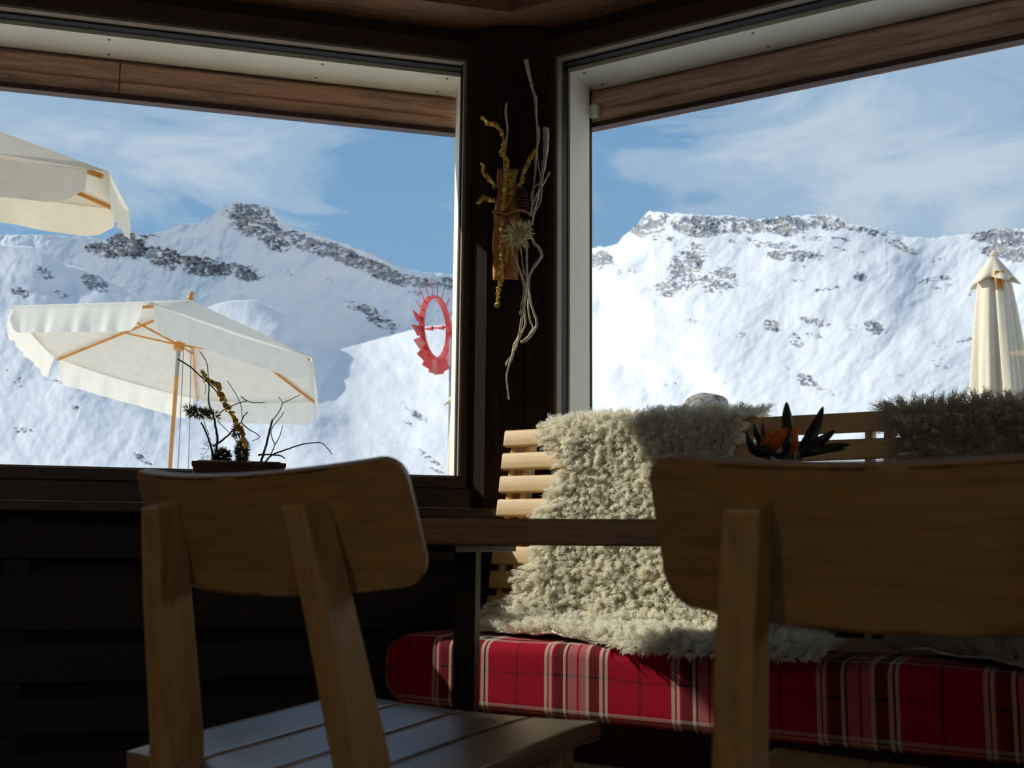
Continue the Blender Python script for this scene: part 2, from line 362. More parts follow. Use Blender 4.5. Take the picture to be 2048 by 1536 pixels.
# left and right window walls: lintel, parapet, end piece (0 .. .22 outward)
W1 = 3.6       # far jamb of both windows
GB, GT = .90, 2.175
def window_wall(side):
    sg = -1 if side == 'L' else 1
    nm = 'left' if side == 'L' else 'right'
    e0 = .165 if side == 'L' else .138
    X = lambda a, b: (min(sg * a, sg * b), max(sg * a, sg * b))
    mb = MB()
    mb.box(*X(0, LEN), 0, .22, 2.19, 2.60)
    mb.box(*X(0, LEN), .03, .22, -.4, .862)
    mb.box(*X(W1, LEN), 0, .22, .862, 2.19)
    S(mb, 'wall_' + nm, M['dark'], side)
    # fixed frame and inner sash, seen edge-on as a light line and a dark gasket
    fr_ = MB()
    fr_.box(*X(e0 - .045, e0), -.012, .05, .865, 2.245, .003).box(*X(W1, W1 + .05), -.012, .05, .865, 2.245, .003)
    fr_.box(*X(e0, W1), -.012, .05, .862, GB - .004, .003).box(*X(e0, W1), -.012, .05, 2.188, 2.245, .003)
    wn = S(fr_, 'window_1' if side == 'L' else 'window_2', M['frame'], side)
    se = MB()
    se.box(*X(e0, e0 + .008), -.008, .022, GB, 2.186).box(*X(W1 - .008, W1), -.008, .022, GB, 2.186)
    se.box(*X(e0 + .008, W1 - .008), -.008, .022, 2.178, 2.187).box(*X(e0 + .008, W1 - .008), 0, .045, GB - .004, GB + .001)
    se.build('glazing_bead', M['seal'], wn)
    gk = MB()
    gk.box(*X(e0 + .002, e0 + .009), .022, .05, GB, 2.178).box(*X(W1 - .009, W1 - .002), .022, .05, GB, 2.178)
    gk.box(*X(e0 + .008, W1 - .008), .022, .05, 2.172, 2.186)
    gk.build('gasket', M['black'], wn)
    MB().box(*X(e0 + .008, W1 - .008), .050, .054, GB, 2.178).build('window_pane', M['glass'], wn)
    # outer reveal boards: head and jamb, mitred, cream paint
    if side == 'L': j = [(-.13, .062), (-.171, .062), (-.156, .205), (-.10, .205)]
    else: j = [(.120, .062), (.152, .062), (.152, .195), (.112, .195)]
    tr = S(MB().prism(j, .80, 2.165), 'trim_1' if side == 'L' else 'trim_2', M['white'], side)
    bvl = .155 if side == 'L' else .150
    h = MB(); h.prism([(sg * (e0 - .02), .062), (sg * W1, .062), (sg * W1, .222), (sg * (bvl), .222)], 2.160, 2.185)
    hd = S(h, 'trim_3' if side == 'L' else 'trim_4', M['white'], side)
    for x in ((.21, .60, 1.22, 1.95, 2.7) if side == 'L' else (.19, .73, 1.35, 2.1, 2.9)):
        for dx, y in ((0, .085), (.012, .19)):
            MB().lathe([(.0045, -.0015), (.0045, .001)], (sg * (x + dx), y, 2.1595), 10).build('screw', M['screw'], hd)
    # outer sill
    S(MB().box(*X(.13, LEN), .055, .27, .84, .872, .004), 'trim_5' if side == 'L' else 'trim_6', M['white'], side)
    # two rounded weathered boards of the outside cladding over the window, dark drip edge under them
    x0 = .150 if side == 'L' else .132
    if side == 'R': MB().box(.150, .176, .197, .226, 2.062, 2.104, .002).build('end_block', M['white'], hd)
    xj = 1.20
    parts = []
    for (a, b) in (((x0, xj - .002), (xj + .002, W1 + .5)) if side == 'L' else ((x0, W1 + .5),)):
        for (zc, yo, hh) in ((2.125, .232, .068), (2.075, .242, .056)):
            P = []
            for x in (sg * a, sg * b):
                row = []
                for q in range(13):
                    ang = -math.pi / 2 + math.pi * q / 12
                    row.append((x, yo + .02 - .036 * max(0, math.cos(ang)) ** .7, zc + hh / 2 * math.sin(ang)))
                row = [(x, yo + .045, zc - hh / 2)] + row + [(x, yo + .045, zc + hh / 2)]
                P.append(row)
            mb = MB().grid(P)
            for row in P: mb.bm.faces.new([mb.bm.verts.new(p) for p in row])
            bmesh.ops.recalc_face_normals(mb.bm, faces=mb.bm.faces)
            parts.append(mb)
    root = tag(empty('trim_7' if side == 'L' else 'trim_8', K, TL if side == 'L' else TR), kind='structure')
    for mb in parts: mb.build('cladding_board', M['log'], root, angle=40)
    MB().box(*X(x0 - .005, W1 + .5), .222, .262, 2.036, 2.054, .003).build('drip_edge', M['logdark'], root)
    # eaves board above so the sun is cut off where it is in the photograph
    MB().box(*X(.0, W1 + .6), .236, .30, 2.158, 2.60).build('fascia', M['log'], root)
    # ceiling perimeter beam
    S(MB().prism([(sg * -.0, -.001), (sg * LEN, -.001), (sg * LEN, -.155), (sg * .064, -.155)], 2.285, 2.439), 'trim_9' if side == 'L' else 'trim_10', M['beam'], side)
window_wall('L'); window_wall('R')
# corner post: flat panel across the corner with two seams
pp = [(-.078, 3.168), (.079, 3.168), (.145, 3.19), (.25, 3.36), (-.14, 3.36), (-.165, 3.215)]
S(MB().prism(pp, 0, 2.285), 'wall_corner', M['dark'])
S(MB().prism([(-.076, 3.160), (-.036, 3.160), (-.036, 3.168), (-.076, 3.168)], .83, 2.28).prism([(.040, 3.160), (.078, 3.160), (.078, 3.168), (.040, 3.168)], .83, 2.28), 'trim_11', M['dark'])
S(MB().prism([(-.16, 3.36), (.2, 3.36), (.16, 3.47), (-.05, 3.475)], -.4, 2.6), 'wall_corner_outer', M['white'])
# left parapet: window ledge and horizontal slat cladding with dark gaps
S(MB().box(-LEN, -.06, -.12, .03, .776, .803, .004).box(-LEN, -.06, -.02, .03, .803, .862, .003), 'trim_12', M['frame'], 'L')
cl = tag(empty('trim_13', K, TL), kind='structure')
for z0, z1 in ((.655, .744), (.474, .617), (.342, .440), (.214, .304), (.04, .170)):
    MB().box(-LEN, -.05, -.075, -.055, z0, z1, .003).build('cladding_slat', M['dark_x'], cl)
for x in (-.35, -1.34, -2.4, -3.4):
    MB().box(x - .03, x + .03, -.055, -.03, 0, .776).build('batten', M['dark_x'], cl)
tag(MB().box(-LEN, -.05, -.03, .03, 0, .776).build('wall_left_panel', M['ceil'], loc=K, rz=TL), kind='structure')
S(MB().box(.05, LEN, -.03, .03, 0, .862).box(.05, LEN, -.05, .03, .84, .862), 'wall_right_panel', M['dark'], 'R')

# ------------------------------------------------------------------ mountains and snowfield
def vnoise(x, y, seed=0):
    xi, yi = np.floor(x).astype(np.int64), np.floor(y).astype(np.int64)
    xf, yf = x - xi, y - yi
    def g(ix, iy):
        h = (ix * 374761393 + iy * 668265263 + seed * 1442695041) & 0xffffffff
        h = ((h ^ (h >> 13)) * 1274126177) & 0xffffffff
        h = h ^ (h >> 16)
        a = (h & 0xffff) / 65536.0 * 2 * np.pi
        return np.cos(a), np.sin(a)
    def dot(ix, iy, dx, dy):
        gx, gy = g(ix, iy); return gx * dx + gy * dy
    u = xf ** 3 * (xf * (xf * 6 - 15) + 10); v = yf ** 3 * (yf * (yf * 6 - 15) + 10)
    a = dot(xi, yi, xf, yf); b = dot(xi + 1, yi, xf - 1, yf); c = dot(xi, yi + 1, xf, yf - 1); d = dot(xi + 1, yi + 1, xf - 1, yf - 1)
    return (a + (b - a) * u) * (1 - v) + (c + (d - c) * u) * v
def fbm(x, y, o=5, seed=0, gain=.5, ridged=False):
    s, a, f, tot = 0, 1, 1, 0
    for i in range(o):
        n = vnoise(x * f, y * f, seed + i * 17) * 1.5
        if ridged: n = 1 - 2 * np.abs(n)
        s = s + n * a; tot += a; a *= gain; f *= 2.03
    return s / tot
def terrain(name, label, sky, y0, D0, D1, p, relief, rocks, x0, x1, step=2.0, jag=2.0, group=None, slope=0, tint=0, seed=0, specks=None, low=None, stretch=1.0):
    """slopes surveyed as bearings: sky = crest line, D0/D1 = distance (m) of foot and crest against bearing"""
    nx = int((x1 - x0) / step); xs = np.linspace(x0, x1, nx)
    ys = np.interp(xs, [q[0] for q in sky], [q[1] for q in sky])
    ys = ys + jag * fbm(xs / 22, xs * 0 + 3.3, 5, seed + 5, .6) * 2.2
    ny = int((y0 - ys.min()) / step)
    base_s = np.interp(xs, [q[0] for q in sky], [q[1] for q in sky])
    kw = int(150 / step); ker = np.hanning(2 * kw + 1); ker /= ker.sum()
    sm = np.convolve(np.pad(base_s, kw, mode='edge'), ker, 'valid')[None, :]
    s = np.linspace(0, 1, ny)[:, None]
    X = np.repeat(xs[None, :], ny, 0); Y = y0 + (ys[None, :] - y0) * s
    kd = int(130 / step); kr2 = np.hanning(2 * kd + 1); kr2 /= kr2.sum()
    sm1 = lambda A_: np.convolve(np.pad(np.interp(xs, [q[0] for q in A_], [q[1] for q in A_]), kd, mode='edge'), kr2, 'valid')[None, :]
    d0, d1 = sm1(D0), sm1(D1)
    # rock
    rk = np.zeros_like(X)
    for (cx, cy_, rx, ry, an, st) in rocks:
        ca, sa = math.cos(R(an)), math.sin(R(an))
        dx, dy = X - cx, Y - cy_
        u, v = (dx * ca + dy * sa) / rx / 1.15, (-dx * sa + dy * ca) / ry / 1.2
        rk = np.maximum(rk, st * np.clip(1.35 - (u * u + v * v), 0, 1))
    warp = fbm(X / 60, Y / 60, 3, seed + 9) * 14
    n_f = .65 * fbm((X + warp) / 30, (Y + warp * .5) / 12, 5, seed + 21, .6) + .75 * fbm((X + warp * .6) / 9, (Y + warp * .3) / 3.6, 3, seed + 25, .65)
    rock = rk * (.66 + n_f * 1.55) + (rk - .5) * .12
    if specks is not None:
        sp_, thr = specks
        m_ = np.clip(fbm(X / 120, Y / 80, 3, seed + 31) * 1.2 + sp_, 0, 1)
        q = fbm((X + Y * .6) / 17, (Y - X * .35) / 7, 4, seed + 41, .6)
        rock = np.maximum(rock, np.clip((q * m_ - thr) * 6, 0, 1) * .9)
    rock = np.clip(rock, 0, 1)
    strata = fbm(X / 40, (Y + warp * .4) / 5.5, 4, seed + 61, .6)
    grit = np.clip(.55 + .8 * fbm(X / 30, Y / 14, 5, seed + 51, .65) + tint, 0, 1)
    # relief pushes the slope nearer or farther
    rel = relief[0] * fbm((X + slope * Y) / relief[1], Y / (relief[1] * stretch), 5, seed + 71, .5) + relief[2] * fbm((X + .5 * Y + warp) / (relief[1] * .45), (Y - .2 * X) / (relief[1] * .9), 4, seed + 81, .5, True)
    rel = rel + relief[2] * .32 * fbm((X + .35 * Y + warp) / 46, (Y - .3 * X) / 70, 4, seed + 91, .55, True) + relief[2] * .12 * fbm(X / 16, Y / 12, 3, seed + 95, .5)
    rel = rel + np.clip(rock - .4, 0, 1) * (.010 + .016 * strata + .010 * n_f)
    # ribs under the crest wander as they come down
    XW = X - .35 * (Y - ys[None, :]) + 70 * fbm(X / 170, Y / 120, 3, seed + 101) * np.clip((Y - ys[None, :]) / 60, 0, 1)
    smw = np.interp(XW, xs, sm[0])
    sd_ = np.clip((y0 - Y) / (y0 - smw), 0, 1.6)
    D = d0 * (d1 / d0) ** (sd_ ** p)
    rel = rel * np.clip(s * 6, 0, 1)
    D = D * (1 + rel)
    rt, up, fw = np.array(RT), np.array(UP), np.array(FW)
    dirs = rt[None, None, :] * ((X - 1024) / F)[..., None] - up[None, None, :] * ((Y - 768) / F)[..., None] + fw[None, None, :]
    h = np.hypot(dirs[..., 0], dirs[..., 1])
    P = dirs / h[..., None] * D[..., None]; P[..., 2] += CAMZ
    rows = [P]
    hd = (dirs / h[..., None])[-1]
    # far side of the crest falls away
    last = P[-1].copy(); back = []
    for dd, dz in ((1.03, .02), (1.10, .10), (1.3, .5)):
        q = last.copy(); q[:, :2] *= dd; q[:, 2] -= last[:, 2] * dz; back.append(q)
    front = []
    if low:
        for dd, z in low:
            q = P[0].copy(); nrm = np.hypot(q[:, 0], q[:, 1])[:, None]; q[:, :2] = q[:, :2] / nrm * dd; q[:, 2] = z; front.append(q)
    P = np.concatenate([np.array(front).reshape(len(front), nx, 3), P, np.array(back)], 0)
    z_ = lambda k: np.zeros((k, nx))
    rock = np.concatenate([z_(len(front)), rock, z_(3)], 0); grit = np.concatenate([z_(len(front)), grit, z_(3)], 0)
    n = P.shape[0]
    idx = np.arange(n * nx).reshape(n, nx)
    q = np.stack([idx[:-1, :-1], idx[:-1, 1:], idx[1:, 1:], idx[1:, :-1]], -1).reshape(-1, 4)
    me = bpy.data.meshes.new(name)
    me.vertices.add(n * nx); me.vertices.foreach_set('co', P.astype(np.float32).ravel())
    me.loops.add(q.size); me.loops.foreach_set('vertex_index', q.astype(np.int32).ravel())
    me.polygons.add(len(q)); me.polygons.foreach_set('loop_start', np.arange(0, q.size, 4, dtype=np.int32)); me.polygons.foreach_set('loop_total', np.full(len(q), 4, dtype=np.int32))
    me.update(calc_edges=True); me.validate()
    for nm, a in (('rock', rock), ('grit', grit)):
        at = me.attributes.new(nm, 'FLOAT', 'POINT'); at.data.foreach_set('value', a.astype(np.float32).ravel())
    me.shade_smooth(); me.materials.append(M['mtn'])
    o = bpy.data.objects.new(name, me); COL.objects.link(o)
    return tag(o, label, 'mountain', group)
terrain('mountain', 'rocky flat-topped peak above shaded snow slopes, seen through the left window',
    [(-400, 470), (100, 470), (215, 478), (235, 466), (262, 462), (290, 470), (330, 461), (362, 449), (400, 445), (425, 430), (440, 412), (462, 404), (500, 405), (541, 411), (552, 428), (562, 440), (584, 457), (620, 464), (650, 474), (700, 492), (740, 505), (770, 522), (800, 536), (850, 545), (912, 549), (1000, 560), (1250, 600)],
    1000, [(-400, 620), (0, 650), (900, 1150)], [(-400, 900), (200, 1150), (500, 1500), (912, 2700)], .9, (.034, 170, .010),
    [(505, 440, 52, 32, 20, 1.0), (462, 425, 22, 16, -30, .6), (545, 475, 40, 24, 30, .9), (620, 490, 60, 16, 24, .9), (690, 512, 60, 16, 24, 1.1), (760, 543, 60, 15, 24, 1.1), (830, 562, 60, 11, 8, .85), (900, 568, 40, 12, 5, .9),
     (255, 490, 42, 24, 20, 1.15), (210, 500, 40, 14, 10, 1.0), (330, 517, 48, 20, 15, .95), (410, 533, 60, 19, 8, 1.15), (480, 543, 50, 15, 12, 1.05), (300, 474, 24, 6, 5, .8), (560, 540, 40, 6, 20, .5), (370, 455, 30, 6, -10, .45),
     (730, 617, 50, 10, 15, .75), (760, 640, 40, 15, 35, .85), (850, 590, 50, 6, 10, .6), (700, 605, 20, 6, 0, .6), (650, 555, 40, 5, 20, .5)],
    -400, 1172, seed=3, slope=.3, jag=1.6, specks=(.05, .30), stretch=.7)
terrain('mountain', 'sunlit snow hummocks with small dark rocks below the peak, behind the open parasol',
    [(-400, 470), (0, 489), (63, 493), (95, 508), (125, 527), (178, 543), (217, 561), (289, 597), (340, 622), (400, 622), (433, 607), (470, 601), (510, 600), (545, 614), (578, 634), (626, 680), (674, 702), (720, 688), (780, 672), (840, 655), (913, 645), (1000, 665), (1090, 760), (1172, 900), (1250, 990)],
    1005, [(-400, 130), (300, 150), (900, 170)], [(-400, 420), (150, 520), (500, 640), (680, 760), (913, 900)], 1.0, (.050, 300, .009),
    [(40, 585, 22, 12, 20, .7), (85, 545, 26, 14, 30, .7), (190, 565, 34, 16, 30, .9), (120, 590, 24, 8, 30, .7), (45, 860, 26, 6, 5, .75), (150, 816, 10, 8, 40, .7), (40, 765, 14, 12, 60, .7), (285, 918, 24, 6, 35, .9), (835, 830, 30, 7, 35, .8), (858, 915, 34, 6, 35, .85), (880, 945, 26, 4, 30, .8), (815, 845, 16, 6, 30, .6), (810, 900, 12, 6, 30, .5), (110, 762, 26, 4, 15, .5), (20, 745, 20, 7, 10, .5)],
    -400, 1170, seed=23, slope=-.4, jag=1.2, specks=(.04, .20), low=((30, -1.0), (60, .8)))
terrain('mountain', 'broad snow-covered mountain with a cliff-edged summit, seen through the right window',
    [(900, 640), (1000, 590), (1080, 545), (1130, 512), (1180, 497), (1215, 493), (1236, 485), (1262, 458), (1285, 436), (1300, 421), (1330, 425), (1370, 428), (1430, 431), (1480, 434), (1520, 438), (1550, 434), (1600, 429), (1640, 431), (1685, 433), (1700, 449), (1750, 453), (1790, 466), (1830, 476), (1880, 474), (1925, 471), (1950, 466), (1975, 459), (2010, 456), (2048, 457), (2200, 470), (2500, 520)],
    1005, [(900, 170), (1500, 150), (2400, 140)], [(900, 2000), (1300, 1850), (1800, 1750), (2000, 1950), (2400, 1900)], .8, (.062, 280, .012),
    [(1300, 450, 40, 22, -20, .95), (1400, 452, 60, 20, 4, 1.15), (1490, 452, 60, 15, 3, 1.05), (1570, 450, 50, 20, 3, 1.2), (1650, 447, 46, 14, 5, 1.0), (1730, 462, 50, 7, 12, .8), (1800, 490, 50, 9, 28, .7), (1200, 520, 34, 22, 5, .85), (1245, 540, 40, 8, 5, .6),
     (1375, 530, 42, 30, -15, .85), (1350, 570, 50, 22, -12, .8), (1440, 560, 46, 28, -15, .75), (1400, 500, 40, 14, 20, .6), (1590, 512, 62, 11, 2, .95), (1550, 490, 60, 8, 2, .7), (1650, 480, 60, 8, 2, .65), (1700, 500, 60, 6, 6, .5), (1480, 480, 40, 9, 0, .6), (1330, 478, 40, 12, 20, .6),
     (2010, 475, 66, 18, 4, 1.3), (2020, 505, 56, 17, 5, 1.15), (1880, 520, 22, 5, -10, .6), (1720, 553, 16, 10, 10, .85), (1655, 578, 28, 4, -10, .8), (1595, 560, 16, 5, 5, .7), (1310, 607, 10, 4, -30, .7),
     (1545, 652, 20, 12, 20, .8), (1590, 678, 22, 12, 40, .75), (1640, 645, 40, 9, 12, .75), (1630, 672, 20, 8, 20, .6), (1750, 655, 24, 14, 25, .95), (1710, 655, 14, 6, -10, .75), (1480, 672, 18, 8, -35, .6), (1380, 640, 22, 7, 10, .6), (1440, 668, 14, 6, 20, .5),
     (1615, 762, 24, 12, 25, .95), (1650, 780, 34, 8, 24, .6), (1575, 732, 14, 5, 40, .6), (1880, 690, 14, 6, 10, .7), (1880, 725, 26, 12, 30, .55), (1800, 752, 16, 4, -10, .6), (1930, 680, 22, 5, -10, .7), (1870, 560, 40, 7, -10, .7), (1960, 590, 30, 8, 10, .6), (1880, 572, 30, 8, 0, .55), (1505, 815, 10, 4, 0, .6), (1450, 765, 12, 3, 0, .6), (1230, 610, 22, 3, 10, .4)],
    930, 2500, seed=47, slope=.9, jag=3.0, specks=(.06, .19), low=((30, -1.0), (60, .8)))
me_b = MB()
ring = [(14 * 0, 0)]
gp = MB()
P_ = []
for k in range(65):
    a_ = 2 * math.pi * k / 64; P_.append([(r_ * math.cos(a_), r_ * math.sin(a_), z_) for r_, z_ in ((1.0, -.45), (20, -.5), (34, -.8), (70, -1.2), (400, -8))])
tag(gp.grid(P_).build('snow_ground', M['snowg'], smooth=True), kind='structure')

# ------------------------------------------------------------------ parasols
def flap(mb, a, b, L, n=36, m_=7, wave=.012, seed=0, out=Vector((0, 0, 0)), gap=.03, uneven=0):
    r_ = random.Random(seed); ph = [r_.uniform(0, 6.28) for _ in range(4)]
    nrm = (b - a).cross(Vector((0, 0, 1))).normalized(); P = []
    for i in range(n + 1):
        t_ = gap + (1 - 2 * gap) * i / n
        edge = min(i, n - i) / n
        Lc = L * (1 + uneven * math.sin(t_ * 5 + ph[3])) * min(1, (.55 + .45 * math.sqrt(min(1, edge / .06))))
        row = []
        for j in range(m_ + 1):
            v = j / m_
            wv = wave * v * (math.sin(t_ * 34 + ph[0]) + .7 * math.sin(t_ * 61 + ph[1]) + .6 * math.sin(t_ * 13 + ph[2] + v * 2))
            row.append(a.lerp(b, t_) + Vector((0, 0, -Lc * v)) + nrm * wv * min(1, .25 + edge * 9) + out * v)
        P.append(row)
    mb.grid(P); return mb
def parasol(label, V, top, hub, base, L, m_, flaps=None, rope=True, sag=.03, only=None, out=.03):
    n = len(V); c = sum(V, Vector()) / n
    root = tag(empty('parasol', base), label, 'parasol')
    ctr = Vector(base)
    def part(mb, name, mm, par=root, **k):
        o = mb.build(name, mm, **k); o.parent = par
        o.matrix_parent_inverse = Matrix.Translation(-ctr) if par is root else Matrix()
        return o
    mb = MB(); nn = 12
    for k in range(n):
        a, b = V[k], V[(k + 1) % n]; P = []
        for i in range(nn + 1):
            r_ = i / nn; row = []
            for j in range(nn + 1):
                t_ = j / nn
                q = top.lerp(a.lerp(b, t_), max(r_, .02))
                q.z -= sag * 4 * t_ * (1 - t_) * r_ * (1.3 - .3 * r_)
                row.append(q)
            P.append(row)
        mb.grid(P)
    bmesh.ops.remove_doubles(mb.bm, verts=mb.bm.verts, dist=1e-4)
    cn = part(mb, 'canopy', m_, angle=35)
    md = cn.modifiers.new('thickness', 'SOLIDIFY'); md.thickness = .003; md.offset = 1
    for k in range(n):
        a, b = V[k], V[(k + 1) % n]
        o_ = ((a + b) / 2 - c); o_.z = 0; o_ = o_.normalized() * out
        fl = part(flap(MB(), a, b, L * (flaps[k] if flaps else 1), seed=k + int(label.count('e')), out=o_), 'valance', m_, smooth=True)
    for k in range(n):
        a, tt = V[k] + Vector((0, 0, -.03)), top + Vector((0, 0, -.06))
        part(MB().bar(tt, tt.lerp(a, .985), .016, .024, .003), 'rib', M['rib'])
        part(MB().bar(hub, tt.lerp(a, .46) - Vector((0, 0, .012)), .012, .018, .002), 'strut', M['rib'])
    ax = (top - hub).normalized()
    part(MB().lathe([(.03, -.06), (.045, -.05), (.045, .0), (.03, .03), (.03, .06)], hub, 14, ax), 'hub', M['rib'])
    part(MB().lathe([(.02, 0), (.03, .012), (.03, .03), (.012, .04), (.022, .055), (.024, .075), (.012, .092)], top, 14, ax), 'finial', M['rib'])
    part(MB().tube([hub, top], .019, 12), 'upper_pole', M['rib'])
    j = hub.lerp(Vector(base), .10)
    part(MB().tube([hub - Vector((0, 0, .0)), j], .020, 12), 'pole_sleeve', M['alu'])
    part(MB().tube([j, Vector(base)], .019, 12), 'pole', M['rib'])
    if rope:
        for dx, w_ in ((.10, .0035), (.24, .003)):
            s_ = hub + Vector((dx * .5, -.02, -.02)); e_ = Vector(base) + Vector((dx * .9, -.05, .6))
            part(MB().tube(smooth_path([s_, s_.lerp(e_, .5) + Vector((.02, 0, 0)), e_], 4), w_, 6), 'cord', M['cord'])
    part(MB().box(-.3, .3, -.3, .3, 0, .07, .02).lathe([(.05, .07), (.05, .3), (.03, .32)], (0, 0, 0), 14), 'base_weight', M['pot']).location = base
    return root
V6 = [Vector(v) for v in ((-4.321, 9.188, 2.697), (-2.941, 8.606, 2.611), (-1.768, 9.497, 2.325), (-1.976, 10.969, 2.126), (-3.356, 11.551, 2.213), (-4.528, 10.66, 2.498))]
parasol('open cream parasol with orange ribs and pole, in the middle of the left window', V6, Vector((-3.075, 10.166, 2.983)), sight(358, 690, 10.05), (sight(334, 900, 10.0).x, 10.0, -.5), .24, M['canvas'])
pn = sight(216, 344, 4.7); pf = sight(259, 422, 6.45)
dl = Vector((-.90, -.435, .02)) * 2.9; pl_ = pn + dl
dr = pf - pn
V4 = [pn, pf, pf + dl * .98 + Vector((0, 0, .06)), pl_]
ctr4 = sum(V4, Vector()) / 4
top4 = Vector((ctr4.x, ctr4.y, 0)); ln = sight(0, 254, 1.0) - Vector((0, 0, CAMZ))
top4.z = pn.z + .62
parasol('edge of a large ecru parasol canopy at the left border, nearest the window', V4, top4, Vector((ctr4.x, ctr4.y, top4.z - .55)), (ctr4.x, ctr4.y, -.5), .19, M['canvas2'], rope=False, sag=.05, out=.02, flaps=[1, 1.05, 1, 1.0])
def closed_parasol(label, c, ztop, Hh, rb, m_, cap=.12, seed=0, tips=True):
    root = tag(empty('closed_parasol', (c[0], c[1], -.5)), label, 'parasol')
    z0 = .5
    P = []; n = 96; rr = random.Random(seed); ph = [rr.uniform(0, 6.28) for _ in range(5)]
    prof = [(0, .012), (.01, .022), (.03, .035), (.06, .055), (.10, .083), (.135, .105), (.15, .112)]
    T_ = ztop + .5
    for k in range(n):
        a_ = 2 * math.pi * k / n; row = []
        for dz, r_ in prof:
            f = 1 + .16 * (dz / .15) * math.cos(5 * a_ + ph[0]) + .06 * (dz / .15) * math.cos(8 * a_ + ph[1])
            row.append((r_ * cap / .112 * f * math.cos(a_), r_ * cap / .112 * f * math.sin(a_), T_ - dz * (1 + .10 * math.cos(5 * a_ + ph[0]))))
        P.append(row)
    o = MB().grid(P, closed_u=True).build('cap', m_, root, smooth=True, solid=.003)
    P = []
    for k in range(n):
        a_ = 2 * math.pi * k / n; row = []
        for j in range(31):
            v = j / 30; dz = .12 + (Hh - .12) * v
            r_ = cap * .62 + (rb - cap * .62) * min(1, v * 1.15) ** .7
            am = .10 + .22 * v
            f = 1 + am * (math.cos(6 * a_ + ph[2] + .8 * v) * .7 + .35 * math.cos(11 * a_ + ph[3] - v) + .2 * math.cos(17 * a_ + ph[4] + 2 * v))
            row.append((r_ * f * math.cos(a_), r_ * f * math.sin(a_), T_ - dz))
        P.append(row)
    MB().grid(P, closed_u=True).build('folded_canopy', m_, root, smooth=True, solid=.003)
    if tips:
        for a_ in (-1.85, -1.55):
            p = Vector((math.cos(a_) * cap * .80, math.sin(a_) * cap * .80, T_ - .155))
            MB().bar(p + Vector((0, 0, .05)), p - Vector((-math.cos(a_) * .0, 0, .055)), .028, .022, .003, w2=(.012, .010)).build('rib_tip', M['rib'], root)
    MB().tube([(0, 0, .0), (0, 0, T_ - .01)], .02, 10).build('pole', M['rib'], root)
    MB().lathe([(.014, 0), (.02, .01), (.012, .025)], (0, 0, T_), 10).build('finial', M['canvas2'], root)
    MB().box(-.25, .25, -.25, .25, 0, .06, .02).build('base_weight', M['pot'], root)
    return root
q = sight(1986, 514, 6.0); closed_parasol('folded cream parasol at the right edge, outside the right window', (q.x, q.y), q.z, 1.5, .172, M['canvas2'], cap=.118, seed=4)
q = sight(932, 764, 7.0); closed_parasol('folded pale parasol mostly hidden by the left window jamb, beside the grey pole', (q.x, q.y), q.z, 1.3, .105, M['canvas2'], cap=.135, seed=9, tips=False)

# ------------------------------------------------------------------ red wind wheel on a pole
cW = sight(871, 656, 8.0); px = 8.0 / F
root = tag(empty('wind_wheel', (sight(901, 800, 8.0).x, 7.97, -.5)), 'red metal wind wheel with an arrow on a thin grey pole outside', 'wind wheel')
o0 = Vector(root.location)
nv = Vector((.93, -.37, 0)).normalized(); hv = Vector((.37, .93, 0)).normalized(); zv = Vector((0, 0, 1))
def WP(r_, a_, d=0): return cW - o0 + (hv * math.sin(a_) + zv * math.cos(a_)) * r_ + nv * d
mb = MB(); P = []
for k in range(48):
    a_ = 2 * math.pi * k / 48
    P.append([WP(.222, a_, -.02), WP(.242, a_, -.02), WP(.242, a_, .02), WP(.222, a_, .02), WP(.222, a_, -.02)])
mb.grid(P, closed_u=True).build('rim', M['red'], root)
tw = R(-24)
for k in range(20):
    a_ = 2 * math.pi * k / 20 + .08
    rad = hv * math.sin(a_) + zv * math.cos(a_); tan = hv * math.cos(a_) - zv * math.sin(a_)
    wd = tan * math.cos(tw) + nv * math.sin(tw)
    up_ = math.cos(a_) > .35
    L_, w0, w1 = (.13, .010, .006) if up_ else (.11, .050, .095)
    a0, b0 = WP(.238, a_), WP(.238 + L_, a_)
    th = wd.cross(rad) * .003; q8 = []
    mb = MB()
    fr8 = [mb.bm.verts.new(p) for p in (a0 - wd * w0 / 2 - th, a0 + wd * w0 / 2 - th, b0 + wd * w1 / 2 - th, b0 - wd * w1 / 2 - th, a0 - wd * w0 / 2 + th, a0 + wd * w0 / 2 + th, b0 + wd * w1 / 2 + th, b0 - wd * w1 / 2 + th)]
    for f in ((0, 1, 2, 3), (7, 6, 5, 4), (0, 4, 5, 1), (1, 5, 6, 2), (2, 6, 7, 3), (3, 7, 4, 0)): mb.bm.faces.new([fr8[i] for i in f])
    bmesh.ops.recalc_face_normals(mb.bm, faces=mb.bm.faces)
    mb.build('vane', M['pink'] if k % 3 == 1 else M['red'], root)
sh = MB().tube([WP(0, 0, -.10), WP(0, 0, .34)], .006, 8)
sh.build('arrow_shaft', M['red'], root)
for d in (-.10, -.01):
    ax0, ax1 = WP(0, 0, d), WP(0, 0, d + .075)
    MB().tube([ax0, ax1], [.002, .020], 8).build('arrow_head', M['red'], root)
MB().tube([WP(0, 0, .10), WP(.235, math.pi * .5, .0)], .005, 6).build('spoke', M['red'], root)
MB().tube([WP(0, 0, .30) * 0 + Vector((0, 0, 0)), Vector((0, 0, sight(901, 676, 7.97).z + .5))], .0135, 12).build('pole', M['alu'], root)
tp = Vector((0, 0, sight(901, 676, 7.97).z + .5))
MB().tube([tp, WP(0, 0, .14)], .011, 8).build('bracket', M['red'], root)

